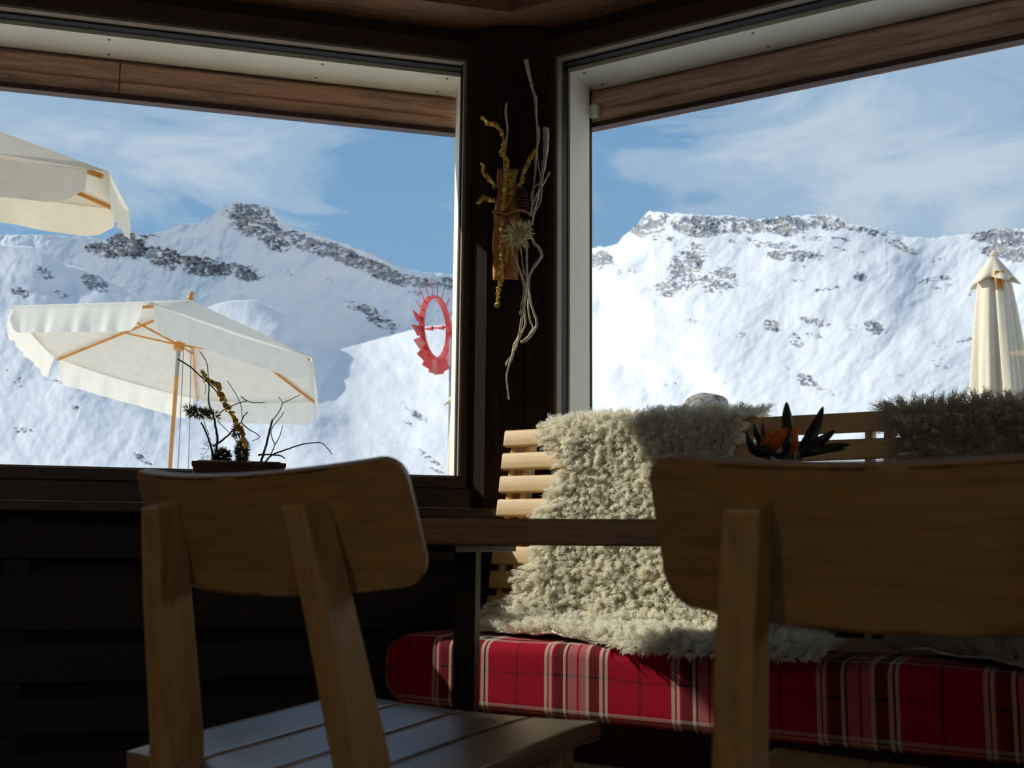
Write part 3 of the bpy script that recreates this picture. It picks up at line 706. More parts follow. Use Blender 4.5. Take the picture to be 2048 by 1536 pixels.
# ------------------------------------------------------------------ boulder on a snow bank, beyond the fleece
q = sight(1412, 812, 7.5)
bmx = MB(); bmesh.ops.create_icosphere(bmx.bm, subdivisions=4, radius=1)
for v in bmx.bm.verts:
    c_ = v.co; n_ = math.sin(c_.x * 5 + 1) * math.sin(c_.y * 6) * .04 + math.sin(c_.z * 9 + c_.x * 4) * .025
    v.co = Vector((c_.x * .155, c_.y * .15, c_.z * .095)) * (1 + n_)
tag(bmx.build('boulder', M['boulder'], smooth=True, loc=(q.x, q.y, q.z - .005)), 'rounded speckled stone showing just above the first sheepskin, outside the window', 'stone')
P = []
for i in range(25):
    t_ = i / 24; x = q.x - 1.1 + 2.0 * t_; row = []
    hh = (q.z - .035 + .55) * (math.sin(math.pi * t_) ** .5) * .985
    for j in range(13):
        s_ = j / 12; row.append((x, q.y - 1.1 + 2.2 * s_, -.55 + hh * math.sin(math.pi * s_) ** .45))
    P.append(row)
tag(MB().grid(P).build('snow_bank', M['snowg'], smooth=True), 'heap of shovelled snow under the speckled stone', 'snow bank')

# ------------------------------------------------------------------ slatted bench, plaid cushion
RT_ = math.atan(.18)
bench = tag(empty('bench', K, TR), 'pale slatted wooden bench built along the wall under the right window', 'bench')
X0, X1 = .035, 3.4
for i in range(9):
    zt = 1.028 - .066 * i; zc = zt - .026; yc = -.12 - .18 * (1.026 - zc) + .009
    MB().box(0, X1 - X0, -.0105, .0105, -.0245, .0245, .006, rot=Matrix.Rotation(-RT_, 3, 'X'), seg=3).build('slat', M['slat'], bench, angle=35).location = ((X0 + X1) / 2, yc, zc)
    bench.children and None
for o in [c for c in COL.objects if c.parent == bench and c.name.startswith('slat')]:
    for v in o.data.vertices: v.co.x -= (X1 - X0) / 2
for x in (.085, 1.075, 2.1, 3.2):
    mb = MB()
    for dx in (-.022, .022):
        mb.bar((x + dx, -.088, 1.0), (x + dx, -.195, .40), .018, .045, .003, up=Vector((0, 1, 0)))
    mb.bar((x, -.175, .42), (x, -.13, .02), .045, .05, .003, up=Vector((0, 1, 0)))
    mb.build('back_support', M['slat'], bench)
MB().box(-.09, X1, -.455, -.16, .265, .298, .004).build('seat_board', M['dark'], bench)
MB().box(-.07, X1, -.43, -.39, .0, .265, .003).build('front_panel', M['dark'], bench)
def cushion_grid(x0, x1, zb, zt, yb, yf, rad, puff):
    """rounded cross-section running along x; uv = (x, arc length from the front top edge)"""
    xs = [0, .004, .012, .026, .045, .07, .12]
    XS = [x0 + q for q in xs] + list(np.linspace(x0 + .2, x1 - .2, 60)) + [x1 - q for q in reversed(xs)]
    P = []; prof = []
    def corner(cy, cz, a0):
        return [(cy + rad * math.cos(a), cz + rad * math.sin(a)) for a in np.linspace(a0, a0 + math.pi / 2, 6)]
    raw = [(yb, zb)] + [(yb, zt - rad)] + list(reversed(corner(yb - rad, zt - rad, 0)))[::-1] + [(yb - rad - (yb - yf - 2 * rad) * k / 8, zt) for k in range(1, 8)] + corner(yf + rad, zt - rad, math.pi / 2) + [(yf, zt - rad - (zt - zb - 2 * rad) * k / 5) for k in range(1, 5)] + corner(yf + rad, zb + rad, math.pi) + [(yb - .02, zb)]
    arc = [0]
    for a, b in zip(raw, raw[1:]): arc.append(arc[-1] + math.hypot(a[0] - b[0], a[1] - b[1]))
    top_i = min(range(len(raw)), key=lambda i: abs(raw[i][0] - (yf + rad * .3)) + abs(raw[i][1] - (zt - rad * .3)))
    a0 = arc[top_i]
    cy_, cz_ = (yb + yf) / 2, (zb + zt) / 2
    for x in XS:
        e = min(x - x0, x1 - x); r_ = 1 - math.sqrt(max(0, min(1, e / .07))) if e < .07 else 0
        row = []
        for (y, z) in raw:
            k = .045 * r_
            yy = y + (cy_ - y) / abs(cy_ - y + 1e-9) * k if abs(y - cy_) > 1e-6 else y
            zz = z + (cz_ - z) / abs(cz_ - z + 1e-9) * k
            pz = puff * math.sin(math.pi * min(1, max(0, (y - yf) / (yb - yf)))) * (1 if z > cz_ else -.3) + .0022 * math.sin(x * 17) * (1 if z > cz_ else 0)
            row.append((x, yy, zz + pz))
        P.append(row)
    mb = MB().grid(P, uv=lambda i, j: (XS[min(i, len(XS) - 1)], arc[min(j, len(arc) - 1)] - a0))
    for row in (P[0], P[-1]):
        f = mb.bm.faces.new([mb.bm.verts.new(p) for p in row]); ly_ = mb.bm.loops.layers.uv['UVMap']
        for l in f.loops: l[ly_].uv = (l.vert.co.y + .25, l.vert.co.z - zt)
    bmesh.ops.recalc_face_normals(mb.bm, faces=mb.bm.faces)
    return mb
cu = cushion_grid(-.115, X1, .300, .470, -.215, -.497, .028, .006).build('bench_cushion', M['plaid'], loc=K, rz=TR, angle=60)
tag(cu, 'long red tartan seat cushion with cream and black stripes on the bench', 'cushion')

# ------------------------------------------------------------------ sheepskins
def sheepskin(label, path, limits, n_str, wool, seed, fur=.031, lump=.012):
    """path = (y, z) in the bench frame from behind the back, over it and onto the seat; limits = (s, left, right)"""
    g = np.random.default_rng(seed)
    pth = smooth_path([Vector((0, y, z)) for y, z in path], 6)
    py = np.array([p.y for p in pth]); pz = np.array([p.z for p in pth])
    arc = np.concatenate([[0], np.cumsum(np.hypot(np.diff(py), np.diff(pz)))])
    # limits are given at path control points -> arc
    sc_ = [arc[min(int(round(q * 6)), len(arc) - 1)] for q, _, _ in limits]
    lf = lambda s: np.interp(s, sc_, [q[1] for q in limits]); rf = lambda s: np.interp(s, sc_, [q[2] for q in limits])
    smax = arc[-1]
    ty = np.gradient(py, arc); tz = np.gradient(pz, arc)
    def surf(u, s):
        s = np.clip(s, 0, smax)
        y = np.interp(s, arc, py); z = np.interp(s, arc, pz); a = np.interp(s, arc, ty); b = np.interp(s, arc, tz)
        l_ = np.hypot(a, b); a, b = a / l_, b / l_
        ny, nz = b, -a                    # outward = toward the room / up
        lum = lump * .7 * fbm(u / .05, s / .05, 3, seed) + lump * 1.1 * fbm(u / .16 + 3, s / .16, 2, seed + 3)
        return np.stack([u, y + ny * (np.maximum(lum, -.008) + .009), z + nz * (np.maximum(lum, -.008) + .009)], -1), np.stack([u * 0, ny, nz], -1), np.stack([u * 0, a, b], -1)
    nu, ns = 90, 130
    ss = np.linspace(0, smax, ns)
    wob = lambda s: .010 * np.sin(s * 31 + seed) + .006 * np.sin(s * 77)
    P = []
    sb = ss * .975 + smax * .004
    for i in range(nu):
        t_ = i / (nu - 1)
        u = lf(sb) + wob(sb) + .012 + (rf(sb) - lf(sb) + wob(sb + 3) - .024) * t_
        p, n_, _ = surf(u, sb); P.append([tuple(q) for q in p])
    mb = MB().grid(P); bmesh.ops.recalc_face_normals(mb.bm, faces=mb.bm.faces)
    o = mb.build('sheepskin', M['woolskin'], smooth=True, loc=K, rz=TR); md = o.modifiers.new('t', 'SOLIDIFY'); md.thickness = .005; md.offset = -1
    tag(o, label, 'sheepskin')
    # wool: strands gathered into curly locks
    s = g.uniform(0, smax, n_str * 3); l_, r_ = lf(s) + wob(s), rf(s) + wob(s) + wob(s + 3)
    umin, umax = l_.min(), r_.max()
    u = g.uniform(umin, umax, n_str * 3); ok = (u > l_) & (u < r_); u, s = u[ok][:n_str], s[ok][:n_str]
    n = len(u)
    cell = .0105
    ci, cj = np.floor(u / cell), np.floor(s / cell)
    def h(i, j, k):
        x = np.sin(i * 127.1 + j * 311.7 + k * 74.7 + seed) * 43758.5453; return x - np.floor(x)
    best = np.full(n, 9.); cu_, cs_ = u.copy(), s.copy(); hid = u * 0
    for di in (-1, 0, 1):
        for dj in (-1, 0, 1):
            a, b = ci + di, cj + dj
            x_, y_ = (a + .15 + .7 * h(a, b, 1)) * cell, (b + .15 + .7 * h(a, b, 2)) * cell
            d = np.hypot(u - x_, s - y_); m_ = d < best
            best = np.where(m_, d, best); cu_ = np.where(m_, x_, cu_); cs_ = np.where(m_, y_, cs_); hid = np.where(m_, h(a, b, 3), hid)
    root_p, nrm, tan = surf(u, s)
    edge = np.minimum(u - lf(s), rf(s) - u); sgn = np.where((u - lf(s)) < (rf(s) - u), -1.0, 1.0)
    lean_u = sgn * np.clip(1 - edge / .05, 0, 1) * 1.1 + (h(cu_ * 91, cs_ * 57, 4) - .5) * 1.1
    ends = np.clip(1 - (smax - s) / .04, 0, 1) - np.clip(1 - s / .04, 0, 1)
    lean_s = .25 + ends * .9 + (h(cu_ * 37, cs_ * 83, 5) - .5) * 1.0
    ux = np.array([1., 0, 0])
    L = fur * (.75 + .5 * h(cu_ * 13, cs_ * 29, 6)) * g.uniform(.8, 1.15, n)
    dirv = nrm + ux[None] * lean_u[:, None] + tan * lean_s[:, None] + g.normal(0, .10, (n, 3)); dirv /= np.linalg.norm(dirv, axis=1)[:, None]
    K_ = 7; pts = np.zeros((n, K_, 3))
    ph = hid * 6.283; cen, _, _ = surf(cu_, cs_)
    side = np.cross(dirv, nrm + .01); side /= np.linalg.norm(side, axis=1)[:, None] + 1e-9; side2 = np.cross(dirv, side)
    for k in range(K_):
        t_ = k / (K_ - 1)
        p = root_p + dirv * (L * t_)[:, None]
        axis_p = cen + dirv * (L * t_)[:, None]
        p = p + (axis_p - p) * (.50 * t_ ** 1.3)
        am = .0026 * t_ ** .7; fr_ = 2.0 + hid * 1.6
        p = p + side * (am * np.cos(ph + t_ * 6.283 * fr_))[:, None] + side2 * (am * np.sin(ph + t_ * 6.283 * fr_))[:, None]
        p[:, 2] -= .004 * t_ * t_
        pts[:, k] = p
    hc = bpy.data.hair_curves.new('wool')
    hc.add_curves([K_] * n)
    hc.attributes['position'].data.foreach_set('vector', pts.astype(np.float32).ravel())
    ra = hc.attributes.get('radius') or hc.attributes.new('radius', 'FLOAT', 'POINT')
    rr = np.tile(np.linspace(.00072, .00034, K_), n).astype(np.float32); ra.data.foreach_set('value', rr)
    hc.materials.append(wool)
    ho = bpy.data.objects.new('wool', hc); COL.objects.link(ho); ho.parent = o; ho['kind'] = 'stuff'
    return o
path = [(-.062, .86), (-.068, .95), (-.082, 1.012), (-.112, 1.032), (-.143, 1.014), (-.150, .97), (-.165, .90), (-.185, .78), (-.21, .66), (-.232, .57), (-.262, .512), (-.32, .484), (-.38, .482), (-.43, .481), (-.475, .479), (-.500, .462)]
path2 = [(y, z - .012 if z > .95 else z) for y, z in path]
lim = [(0, .26, .72), (1, .23, .76), (2, .205, .77), (3, .195, .77), (4, .195, .77), (5, .21, .76), (5.6, .25, .74), (6.3, .24, .73), (7, .210, .75), (8, .180, .80), (9, .160, .84), (10, .06, .90), (10.8, .035, .96), (11.6, .08, 1.00), (12.3, .20, 1.02), (13, .28, 1.03), (14, .48, 1.03), (15, .60, .99)]
sheepskin('thick cream sheepskin draped over the bench back beside the corner, reaching the plaid cushion', path, lim, 110000, M['wool'], 3)
lim2 = [(0, 1.15, 2.0), (2, 1.10, 2.05), (4, 1.10, 2.05), (6, 1.12, 2.0), (8, 1.22, 1.95), (10, 1.17, 2.05), (11, 1.15, 2.1), (12.5, 1.27, 2.1), (14, 1.36, 2.1), (15, 1.5, 2.0)]
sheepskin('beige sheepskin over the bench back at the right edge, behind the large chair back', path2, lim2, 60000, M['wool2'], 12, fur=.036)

# ------------------------------------------------------------------ chairs
def panel_pt(s, v, d=0):
    Rp, L_ = .573, .3907
    x = (Rp - d) * math.sin(s / Rp); y = Rp - (Rp - d) * math.cos(s / Rp)
    return Vector((x, -.005 + y * math.cos(L_) - v * math.sin(L_), .6346 + v * math.cos(L_) + y * math.sin(L_)))
def make_chair(label):
    root = tag(empty('chair'), label, 'chair', None)
    # seat: four dished planks
    tl = .0682; w0, w1, dep = .2426, .240, .442
    for k in range(4):
        mb = MB(); P = []
        f0, f1 = -1 + k * .5, -1 + (k + 1) * .5; g_ = .0022
        for j in range(9):
            fx = f0 + (f1 - f0) * j / 8; row_t = []
            for i in range(9):
                y = dep * i / 8; hw = w0 + (w1 - w0) * i / 8
                x = fx * hw + (g_ if j == 0 and k else 0) - (g_ if j == 8 and k < 3 else 0)
                z = .455 - (dep - y) * math.sin(tl) - .007 * (1 - fx * fx)
                edge = .003 if i in (0, 8) else 0
                row_t.append((x, y, z - edge))
            P.append(row_t)
        mb.grid(P)
        o = mb.build('seat_plank', M['seat'], root, angle=30)
        md = o.modifiers.new('t', 'SOLIDIFY'); md.thickness = .026; md.offset = -1
        bpy_b = o.modifiers.new('b', 'BEVEL'); bpy_b.width = .003; bpy_b.segments = 2; bpy_b.limit_method = 'ANGLE'; bpy_b.angle_limit = R(50)
    mb = MB()
    mb.box(-.205, .205, .375, .395, .37, .425, .002).box(-.21, -.19, .03, .38, .36, .405, .002).box(.19, .21, .03, .38, .36, .405, .002).box(-.16, .16, .01, .03, .345, .395, .002)
    mb.build('seat_frame', M['oak'], root)
    for sg in (-1, 1):
        # rear leg and upright in one bent piece; rear face passes through the measured line
        mb = MB()
        def ring(xc, yr, z, wd, dp): return [mb.bm.verts.new(p) for p in ((xc - wd / 2, yr, z), (xc + wd / 2, yr, z), (xc + wd / 2, yr + dp, z), (xc - wd / 2, yr + dp, z))]
        rs = [ring(sg * .185, -.075, 0, .030, .034), ring(sg * .168, -.022, .30, .038, .052), ring(sg * .1636, -.0076, .40, .040, .060), ring(sg * .1625, -.012, .45, .040, .060), ring(sg * .142, -.0525, .637, .037, .052)]
        # top follows the leaning panel
        rs.append([mb.bm.verts.new(p) for p in ((sg * .1268 - .0175, -.0745, .7437), (sg * .1268 + .0175, -.0745, .7437), (sg * .1268 + .0175, -.030, .7437 + .012), (sg * .1268 - .0175, -.030, .7437 + .012))])
        for a, b in zip(rs, rs[1:]):
            for i in range(4): mb.bm.faces.new((a[i], a[(i + 1) % 4], b[(i + 1) % 4], b[i]))
        mb.bm.faces.new(list(reversed(rs[0]))); mb.bm.faces.new(rs[-1])
        o = mb.build('back_post', M['oakv'], root); b_ = o.modifiers.new('b', 'BEVEL'); b_.width = .0035; b_.segments = 2; b_.limit_method = 'ANGLE'; b_.angle_limit = R(40)
        mb = MB().bar((sg * .205, .372, .43), (sg * .225, .395, 0), .042, .036, .004, up=Vector((0, 1, 0)), w2=(.028, .026))
        mb.build('leg', M['oakv'], root)
    # curved back panel with rounded corners
    S_, H_, rc = .2482, .1575, .030
    ns, nv_ = 40, 16
    def outl(v):                         # half width at height v (rounded corners)
        e = min(v, H_ - v); rcc = rc if v > H_ / 2 else .034
        return S_ - (rcc - math.sqrt(max(0, rcc * rcc - (rcc - e) ** 2)) if e < rcc else 0)
    vs2 = [H_ * (.5 - .5 * math.cos(math.pi * j / nv_)) for j in range(nv_ + 1)]
    mb = MB(); T = .015
    front, backg = [], []
    for i in range(ns + 1):
        f = -1 + 2 * i / ns; rf_, rb_ = [], []
        for v in vs2:
            s = f * outl(v); rb_.append(panel_pt(s, v)); rf_.append(panel_pt(s, v, T))
        front.append(rf_); backg.append(rb_)
    VB = [[mb.bm.verts.new(p) for p in row] for row in backg]; VF = [[mb.bm.verts.new(p) for p in row] for row in front]
    for i in range(ns):
        for j in range(nv_):
            mb.bm.faces.new((VB[i][j], VB[i + 1][j], VB[i + 1][j + 1], VB[i][j + 1])); mb.bm.faces.new((VF[i][j + 1], VF[i + 1][j + 1], VF[i + 1][j], VF[i][j]))
        mb.bm.faces.new((VF[i][0], VF[i + 1][0], VB[i + 1][0], VB[i][0])); mb.bm.faces.new((VB[i][nv_], VB[i + 1][nv_], VF[i + 1][nv_], VF[i][nv_]))
    for j in range(nv_):
        mb.bm.faces.new((VB[0][j], VB[0][j + 1], VF[0][j + 1], VF[0][j])); mb.bm.faces.new((VF[ns][j], VF[ns][j + 1], VB[ns][j + 1], VB[ns][j]))
    bmesh.ops.recalc_face_normals(mb.bm, faces=mb.bm.faces)
    o = mb.build('backrest', M['oak'], root, angle=40); b_ = o.modifiers.new('b', 'BEVEL'); b_.width = .004; b_.segments = 3; b_.limit_method = 'ANGLE'; b_.angle_limit = R(50)
    return root
ch1 = make_chair('light oak chair turned to the right with its planked seat showing, on the left')
kids = [c for c in list(COL.objects) if c.parent == ch1]
ch2 = ch1.copy(); COL.objects.link(ch2)
for c in kids:
    d = c.copy(); COL.objects.link(d); d.parent = ch2
tag(ch2, 'light oak chair seen close from behind, wide back cut off by the right border', 'chair')
ch1['group'] = ch2['group'] = 'oak chairs at the table'
ch1.location = (-.3147, 1.3899, 0); ch1.rotation_euler = (0, 0, -.5952)
ch2.scale = (.988, .988, .986); ch2.location = (.347, .966, 0); ch2.rotation_euler = (0, 0, -.4951)

# ------------------------------------------------------------------ table
tb_ = tag(empty('table', (-.22, 1.80, 0), R(-13)), 'oak table on a black steel column between the two chairs and the bench', 'table')
MB().box(0, 1.16, 0, .60, .7005, .7425, .003).build('tabletop', M['table'], tb_)
for x in (.088, 1.05):
    MB().box(x - .02, x + .02, .23, .27, .012, .69, .002).build('column', M['steel'], tb_)
    MB().box(x - .035, x + .035, .04, .54, 0, .012, .003).build('foot', M['steel'], tb_)
    MB().box(x - .03, x + .03, .06, .52, .688, .7005, .002).build('bracket', M['steel'], tb_)

# flower arrangement on the table: dusky green leaves and orange petals in a low bowl
fy = 2.03
fc = sight(1588, 900, fy)
fl = tag(empty('flower_bowl', (fc.x, fc.y, .7425)), 'low bowl with dark green pointed leaves and an orange flower on the table', 'plant')
f0 = Vector(fl.location)
MB().lathe([(.04, 0), (.075, .012), (.094, .04), (.096, .075), (.092, .095), (.085, .095), (.085, .075)], (0, 0, 0), 28).build('bowl', M['pot'], fl, angle=40)
def blade(pts, wmax, name, m_, par, o0, tip=.0, fold=.25, w0=.5):
    pts = smooth_path(pts, 5); n = len(pts); P = []
    for side in (-1, -.5, 0, .5, 1):
        row = []
        for i, p in enumerate(pts):
            t_ = i / (n - 1); w_ = wmax * (w0 + (1 - w0) * math.sin(min(1, t_ * 2.2) * math.pi / 2)) * max(.02, (1 - t_ ** 2.2)) ** .8
            d = (pts[min(i + 1, n - 1)] - pts[max(i - 1, 0)]).normalized(); sd_ = d.cross(Vector((0, 1, 0))).normalized()
            row.append(p - o0 + sd_ * w_ * .5 * side + Vector((0, fold * w_ * abs(side), 0)))
        P.append(row)
    return MB().grid(P).build(name, m_, par, smooth=True, solid=.0018)
def sp(x, y, d=0): return sight(x, y, fy + d)
for pts, w_, mm, nm in (
    ([sp(1581, 905), sp(1578, 860, -.01), sp(1575, 830), sp(1573, 804)], .021, 'leaf', 'leaf'),
    ([sp(1600, 905), sp(1622, 875, .01), sp(1636, 845, .02), sp(1646, 813, .02)], .021, 'leafd', 'leaf'),
    ([sp(1605, 908), sp(1630, 890, -.02), sp(1652, 875, -.03), sp(1670, 861, -.03)], .017, 'leafd', 'leaf'),
    ([sp(1600, 910), sp(1640, 900, .02), sp(1670, 893, .03), sp(1700, 889, .03)], .015, 'leafd', 'leaf'),
    ([sp(1530, 912), sp(1508, 900, -.01), sp(1499, 882, -.02), sp(1493, 863, -.02)], .014, 'leafd', 'leaf'),
    ([sp(1535, 908), sp(1522, 885, .01), sp(1513, 865), sp(1508, 846)], .013, 'leafd', 'leaf'),
    ([sp(1545, 908), sp(1533, 885, -.02), sp(1527, 865, -.02), sp(1525, 846, -.02)], .012, 'leafd', 'leaf'),
    ([sp(1575, 910), sp(1574, 890, -.03), sp(1576, 872, -.03), sp(1579, 858, -.03)], .016, 'leafd', 'leaf'),
    ([sp(1600, 912), sp(1620, 903, -.04), sp(1650, 900, -.04), sp(1690, 898, -.04)], .014, 'leafd', 'leaf'),
    ([sp(1560, 914), sp(1540, 902, -.03), sp(1520, 898, -.03), sp(1503, 893, -.03)], .014, 'leafd', 'leaf'),
    ([sp(1525, 905), sp(1535, 885, -.035), sp(1540, 872, -.04), sp(1533, 860, -.04)], .014, 'petal', 'petal'),
    ([sp(1530, 908), sp(1548, 888, -.04), sp(1562, 872, -.045), sp(1576, 856, -.045)], .017, 'petal', 'petal'),
    ([sp(1540, 906), sp(1552, 886, -.03), sp(1556, 874, -.035), sp(1551, 861, -.035)], .014, 'petal', 'petal'),
    ([sp(1585, 905), sp(1587, 885, -.02), sp(1589, 868, -.02), sp(1593, 852, -.02)], .013, 'petal', 'petal')):
    blade(pts, w_ * (1.7 if nm == 'petal' else 1.25), nm, M[mm], fl, f0)
MB().tube([f0 - f0 + Vector((0, 0, .06)), sp(1560, 905) - f0], .006, 8).tube([Vector((0, 0, .06)), sp(1600, 906) - f0], .006, 8).tube([Vector((0, 0, .06)), sp(1530, 908) - f0], .006, 8).tube([Vector((0, 0, .06)), sp(1580, 908) - f0], .008, 8).build('stem', M['leafd'], fl)

# ------------------------------------------------------------------ planter with twigs on the left window ledge
pl0 = lw(-.795, -.066, .803)
planter = tag(empty('planter', pl0, TL), 'rusty brown window-ledge planter with bare twigs, moss and gold leaf strands', 'planter')
MB().box(-.120, .120, -.045, .045, 0, .105, .004).box(-.124, .124, -.049, .049, .100, .113, .003).build('trough', M['box'], planter)
MBs = MB().box(-.112, .112, -.038, .038, .104, .117, .006).build('soil', M['moss'], planter)
inv = (Matrix.Translation(pl0) @ Matrix.Rotation(TL, 4, 'Z')).inverted()
pn_ = Vector((-.2483, .9687, 0))
def tp_(x, y, d=0): return inv @ sight(x, y, plane=(lw(-.795, -.066 + d, 0), pn_))
rr_ = random.Random(5)
def jitter_path(pts, a=.0015, k=5):
    p = smooth_path(pts, k)
    return [q + Vector((rr_.uniform(-a, a), rr_.uniform(-a, a), rr_.uniform(-a, a))) for q in p]
tw_ = [([(428, 932), (427, 919), (422, 895), (413, 866), (402, 844)], .0042, .0022, -.01), ([(440, 932), (433, 899), (435, 877), (431, 853), (427, 831), (420, 815), (417, 798), (418, 775), (414, 757)], .0042, .0014, 0),
    ([(426, 893), (442, 882), (457, 870), (468, 857), (480, 846)], .0034, .002, .01), ([(356, 718), (382, 735), (404, 755), (426, 775), (446, 800)], .0022, .0018, -.02),
    ([(432, 835), (449, 818), (465, 811), (477, 806), (494, 802)], .0018, .0012, .015), ([(482, 793), (495, 802), (513, 806), (531, 804)], .0014, .0009, .015), ([(399, 703), (409, 716), (415, 731), (416, 749), (417, 770)], .0012, .0016, 0),
    ([(520, 934), (522, 924), (531, 895), (539, 862), (545, 840)], .0038, .0028, .0), ([(545, 840), (559, 822), (566, 806), (583, 798), (601, 789)], .0016, .0010, .0), ([(566, 806), (560, 798), (557, 794)], .001, .0008, 0),
    ([(525, 932), (530, 926), (544, 910), (573, 899), (604, 889), (624, 886), (645, 887), (664, 908)], .003, .0012, -.015), ([(540, 912), (550, 890), (559, 873), (566, 850)], .0017, .001, .01), ([(550, 890), (542, 862), (559, 837), (568, 824)], .0015, .001, .02),
    ([(482, 844), (495, 857), (519, 873), (504, 882)], .0018, .001, 0), ([(482, 844), (488, 832), (496, 824)], .0018, .0014, 0), ([(435, 842), (455, 862), (475, 885)], .0013, .001, .02), ([(455, 762), (470, 785), (482, 810), (484, 835)], .001, .0012, -.01),
    ([(418, 870), (410, 850), (408, 830)], .001, .0008, .01), ([(516, 910), (535, 909), (560, 911), (570, 917)], .003, .0015, -.02), ([(408, 790), (412, 775), (405, 760)], .0009, .0007, .01), ([(475, 930), (478, 905), (490, 885)], .002, .001, .02)]
for pts, r0, r1, d in tw_:
    p = jitter_path([tp_(x, y, d) for x, y in pts], .0007); n = len(p)
    MB().tube(p, [r0 + (r1 - r0) * i / (n - 1) for i in range(n)], 6).build('twig', M['twig'], planter, smooth=True)
def discs(mb, path_, step, r0, rr2, spread=.004):
    p = smooth_path(path_, 8); acc = 0
    for a, b in zip(p, p[1:]):
        acc += (b - a).length
        if acc >= step:
            acc = 0
            for k in range(2):
                ax = Vector((rr2.uniform(-1, 1), rr2.uniform(-1, .4), rr2.uniform(-1, 1))).normalized(); r_ = r0 * rr2.uniform(.75, 1.2)
                c_ = b + Vector((rr2.uniform(-spread, spread), rr2.uniform(-spread, spread), rr2.uniform(-spread, spread)))
                mb.lathe([(r_ * .25, -.0002), (r_ * .8, .0004), (r_, .0016), (r_ * .95, .0026), (r_ * .7, .0014)], c_, 10, ax)
    return mb
gb_ = MB(); gp_ = [tp_(x, y, -.02) for x, y in ((407, 738), (405, 749), (417, 760), (435, 771), (442, 788), (451, 804), (460, 822), (468, 837), (475, 853), (486, 870), (490, 890))]
gb_.tube(smooth_path(gp_, 4), .0012, 6); discs(gb_, gp_, .0065, .0085, rr_)
gb_.build('gold_leaf_strand', M['gold'], planter)
def tuft(cx, cy, rx, ry, n, d, name, m_, ln=.016, thick=.0007):
    mb = MB()
    for i in range(n):
        a_, q = rr_.uniform(0, 6.28), rr_.random() ** .5
        p = tp_(cx + rx * q * math.cos(a_), cy + ry * q * math.sin(a_), d + rr_.uniform(-.018, .018))
        dv = Vector((math.cos(a_) * .8 + rr_.uniform(-.6, .6), rr_.uniform(-.7, .7), -math.sin(a_) * .6 + rr_.uniform(-.5, .9))).normalized() * ln * rr_.uniform(.5, 1.2)
        mb.tube([p, p + dv * .5 + Vector((0, 0, rr_.uniform(-.002, .002))), p + dv], [thick * 1.6, thick, thick * .5], 4, cap=False)
    return mb.build(name, m_, planter)
tuft(398, 826, 24, 8, 330, 0, 'lichen_tuft', M['moss'], .013)
tuft(380, 818, 12, 6, 60, 0, 'lichen_tuft', M['moss'], .013)
tuft(428, 832, 12, 8, 70, 0, 'lichen_tuft', M['twig'], .010)
tuft(484, 905, 10, 26, 520, 0, 'moss_clump', M['moss'], .012, .001)
tuft(474, 862, 9, 14, 120, 0, 'moss_clump', M['moss'], .010, .001)
tuft(443, 914, 15, 14, 420, .005, 'dark_tuft', M['twig'], .013, .001)
tuft(415, 905, 12, 22, 60, .01, 'dark_tuft', M['twig'], .016, .0004)

# ------------------------------------------------------------------ dried wall decoration on the corner post
DY = 3.118
d0 = sight(1018, 450, DY)
deco = tag(empty('wall_decoration', d0), 'dried hanging arrangement of bark, pale roots, thistle and gold leaves on the corner post', 'decoration')
def dp(x, y, d=0): return sight(x, y, DY + d) - d0
def plate(poly, d, th, bulge, name, m_):
    """board with an outline, a rounded front and real thickness"""
    rows = []; ys_ = sorted(set(y for _, y in poly[0]) | set(y for _, y in poly[1]))
    ys_ = np.linspace(ys_[0], ys_[-1], 14); mb = MB(); P = []
    for t_ in np.linspace(0, 1, 13):
        row = []
        for y in ys_:
            l_ = np.interp(y, [q[1] for q in poly[0]], [q[0] for q in poly[0]]); r_ = np.interp(y, [q[1] for q in poly[1]], [q[0] for q in poly[1]])
            p = dp(l_ + (r_ - l_) * t_, y, d); p.y -= bulge * math.sin(math.pi * t_) + .0015 * math.sin(t_ * 40 + y * .1)
            row.append(p)
        P.append(row)
    return mb.grid(P).build(name, m_, deco, smooth=True, solid=th)
plate(([(996, 340), (996, 380), (990, 424)], [(1034, 341), (1030, 365), (1046, 380), (1052, 424)]), .022, .010, .012, 'bark_board', M['bark'])
plate(([(989, 426), (986, 500), (988, 558)], [(1040, 426), (1034, 500), (1036, 560)]), .026, .010, .012, 'bark_board', M['bark'])
MB().tube(jitter_path([dp(985, 424, -.005), dp(1000, 424, -.02), dp(1012, 428, -.02), dp(1022, 424, -.025), (dp(1036, 420, -.025)), dp(1056, 426, -.012), dp(1064, 434, 0)], .001), [.004] * 30 + [.003], 8).build('bark_rim', M['bark'], deco, smooth=True)
mb = MB()
for i in range(8):
    y = 378 + i * 6; hw = 6 + 9 * math.sin(math.pi * (i + 1.2) / 9.5)
    c_ = dp(1042 + i * .6, y, -.008); mb.lathe([(.002, -.004), (hw * DY / F, -.002), (hw * DY / F * 1.02, .001), (.003, .004)], c_, 16)
mb.build('dried_cone', M['cone'], deco, angle=40)
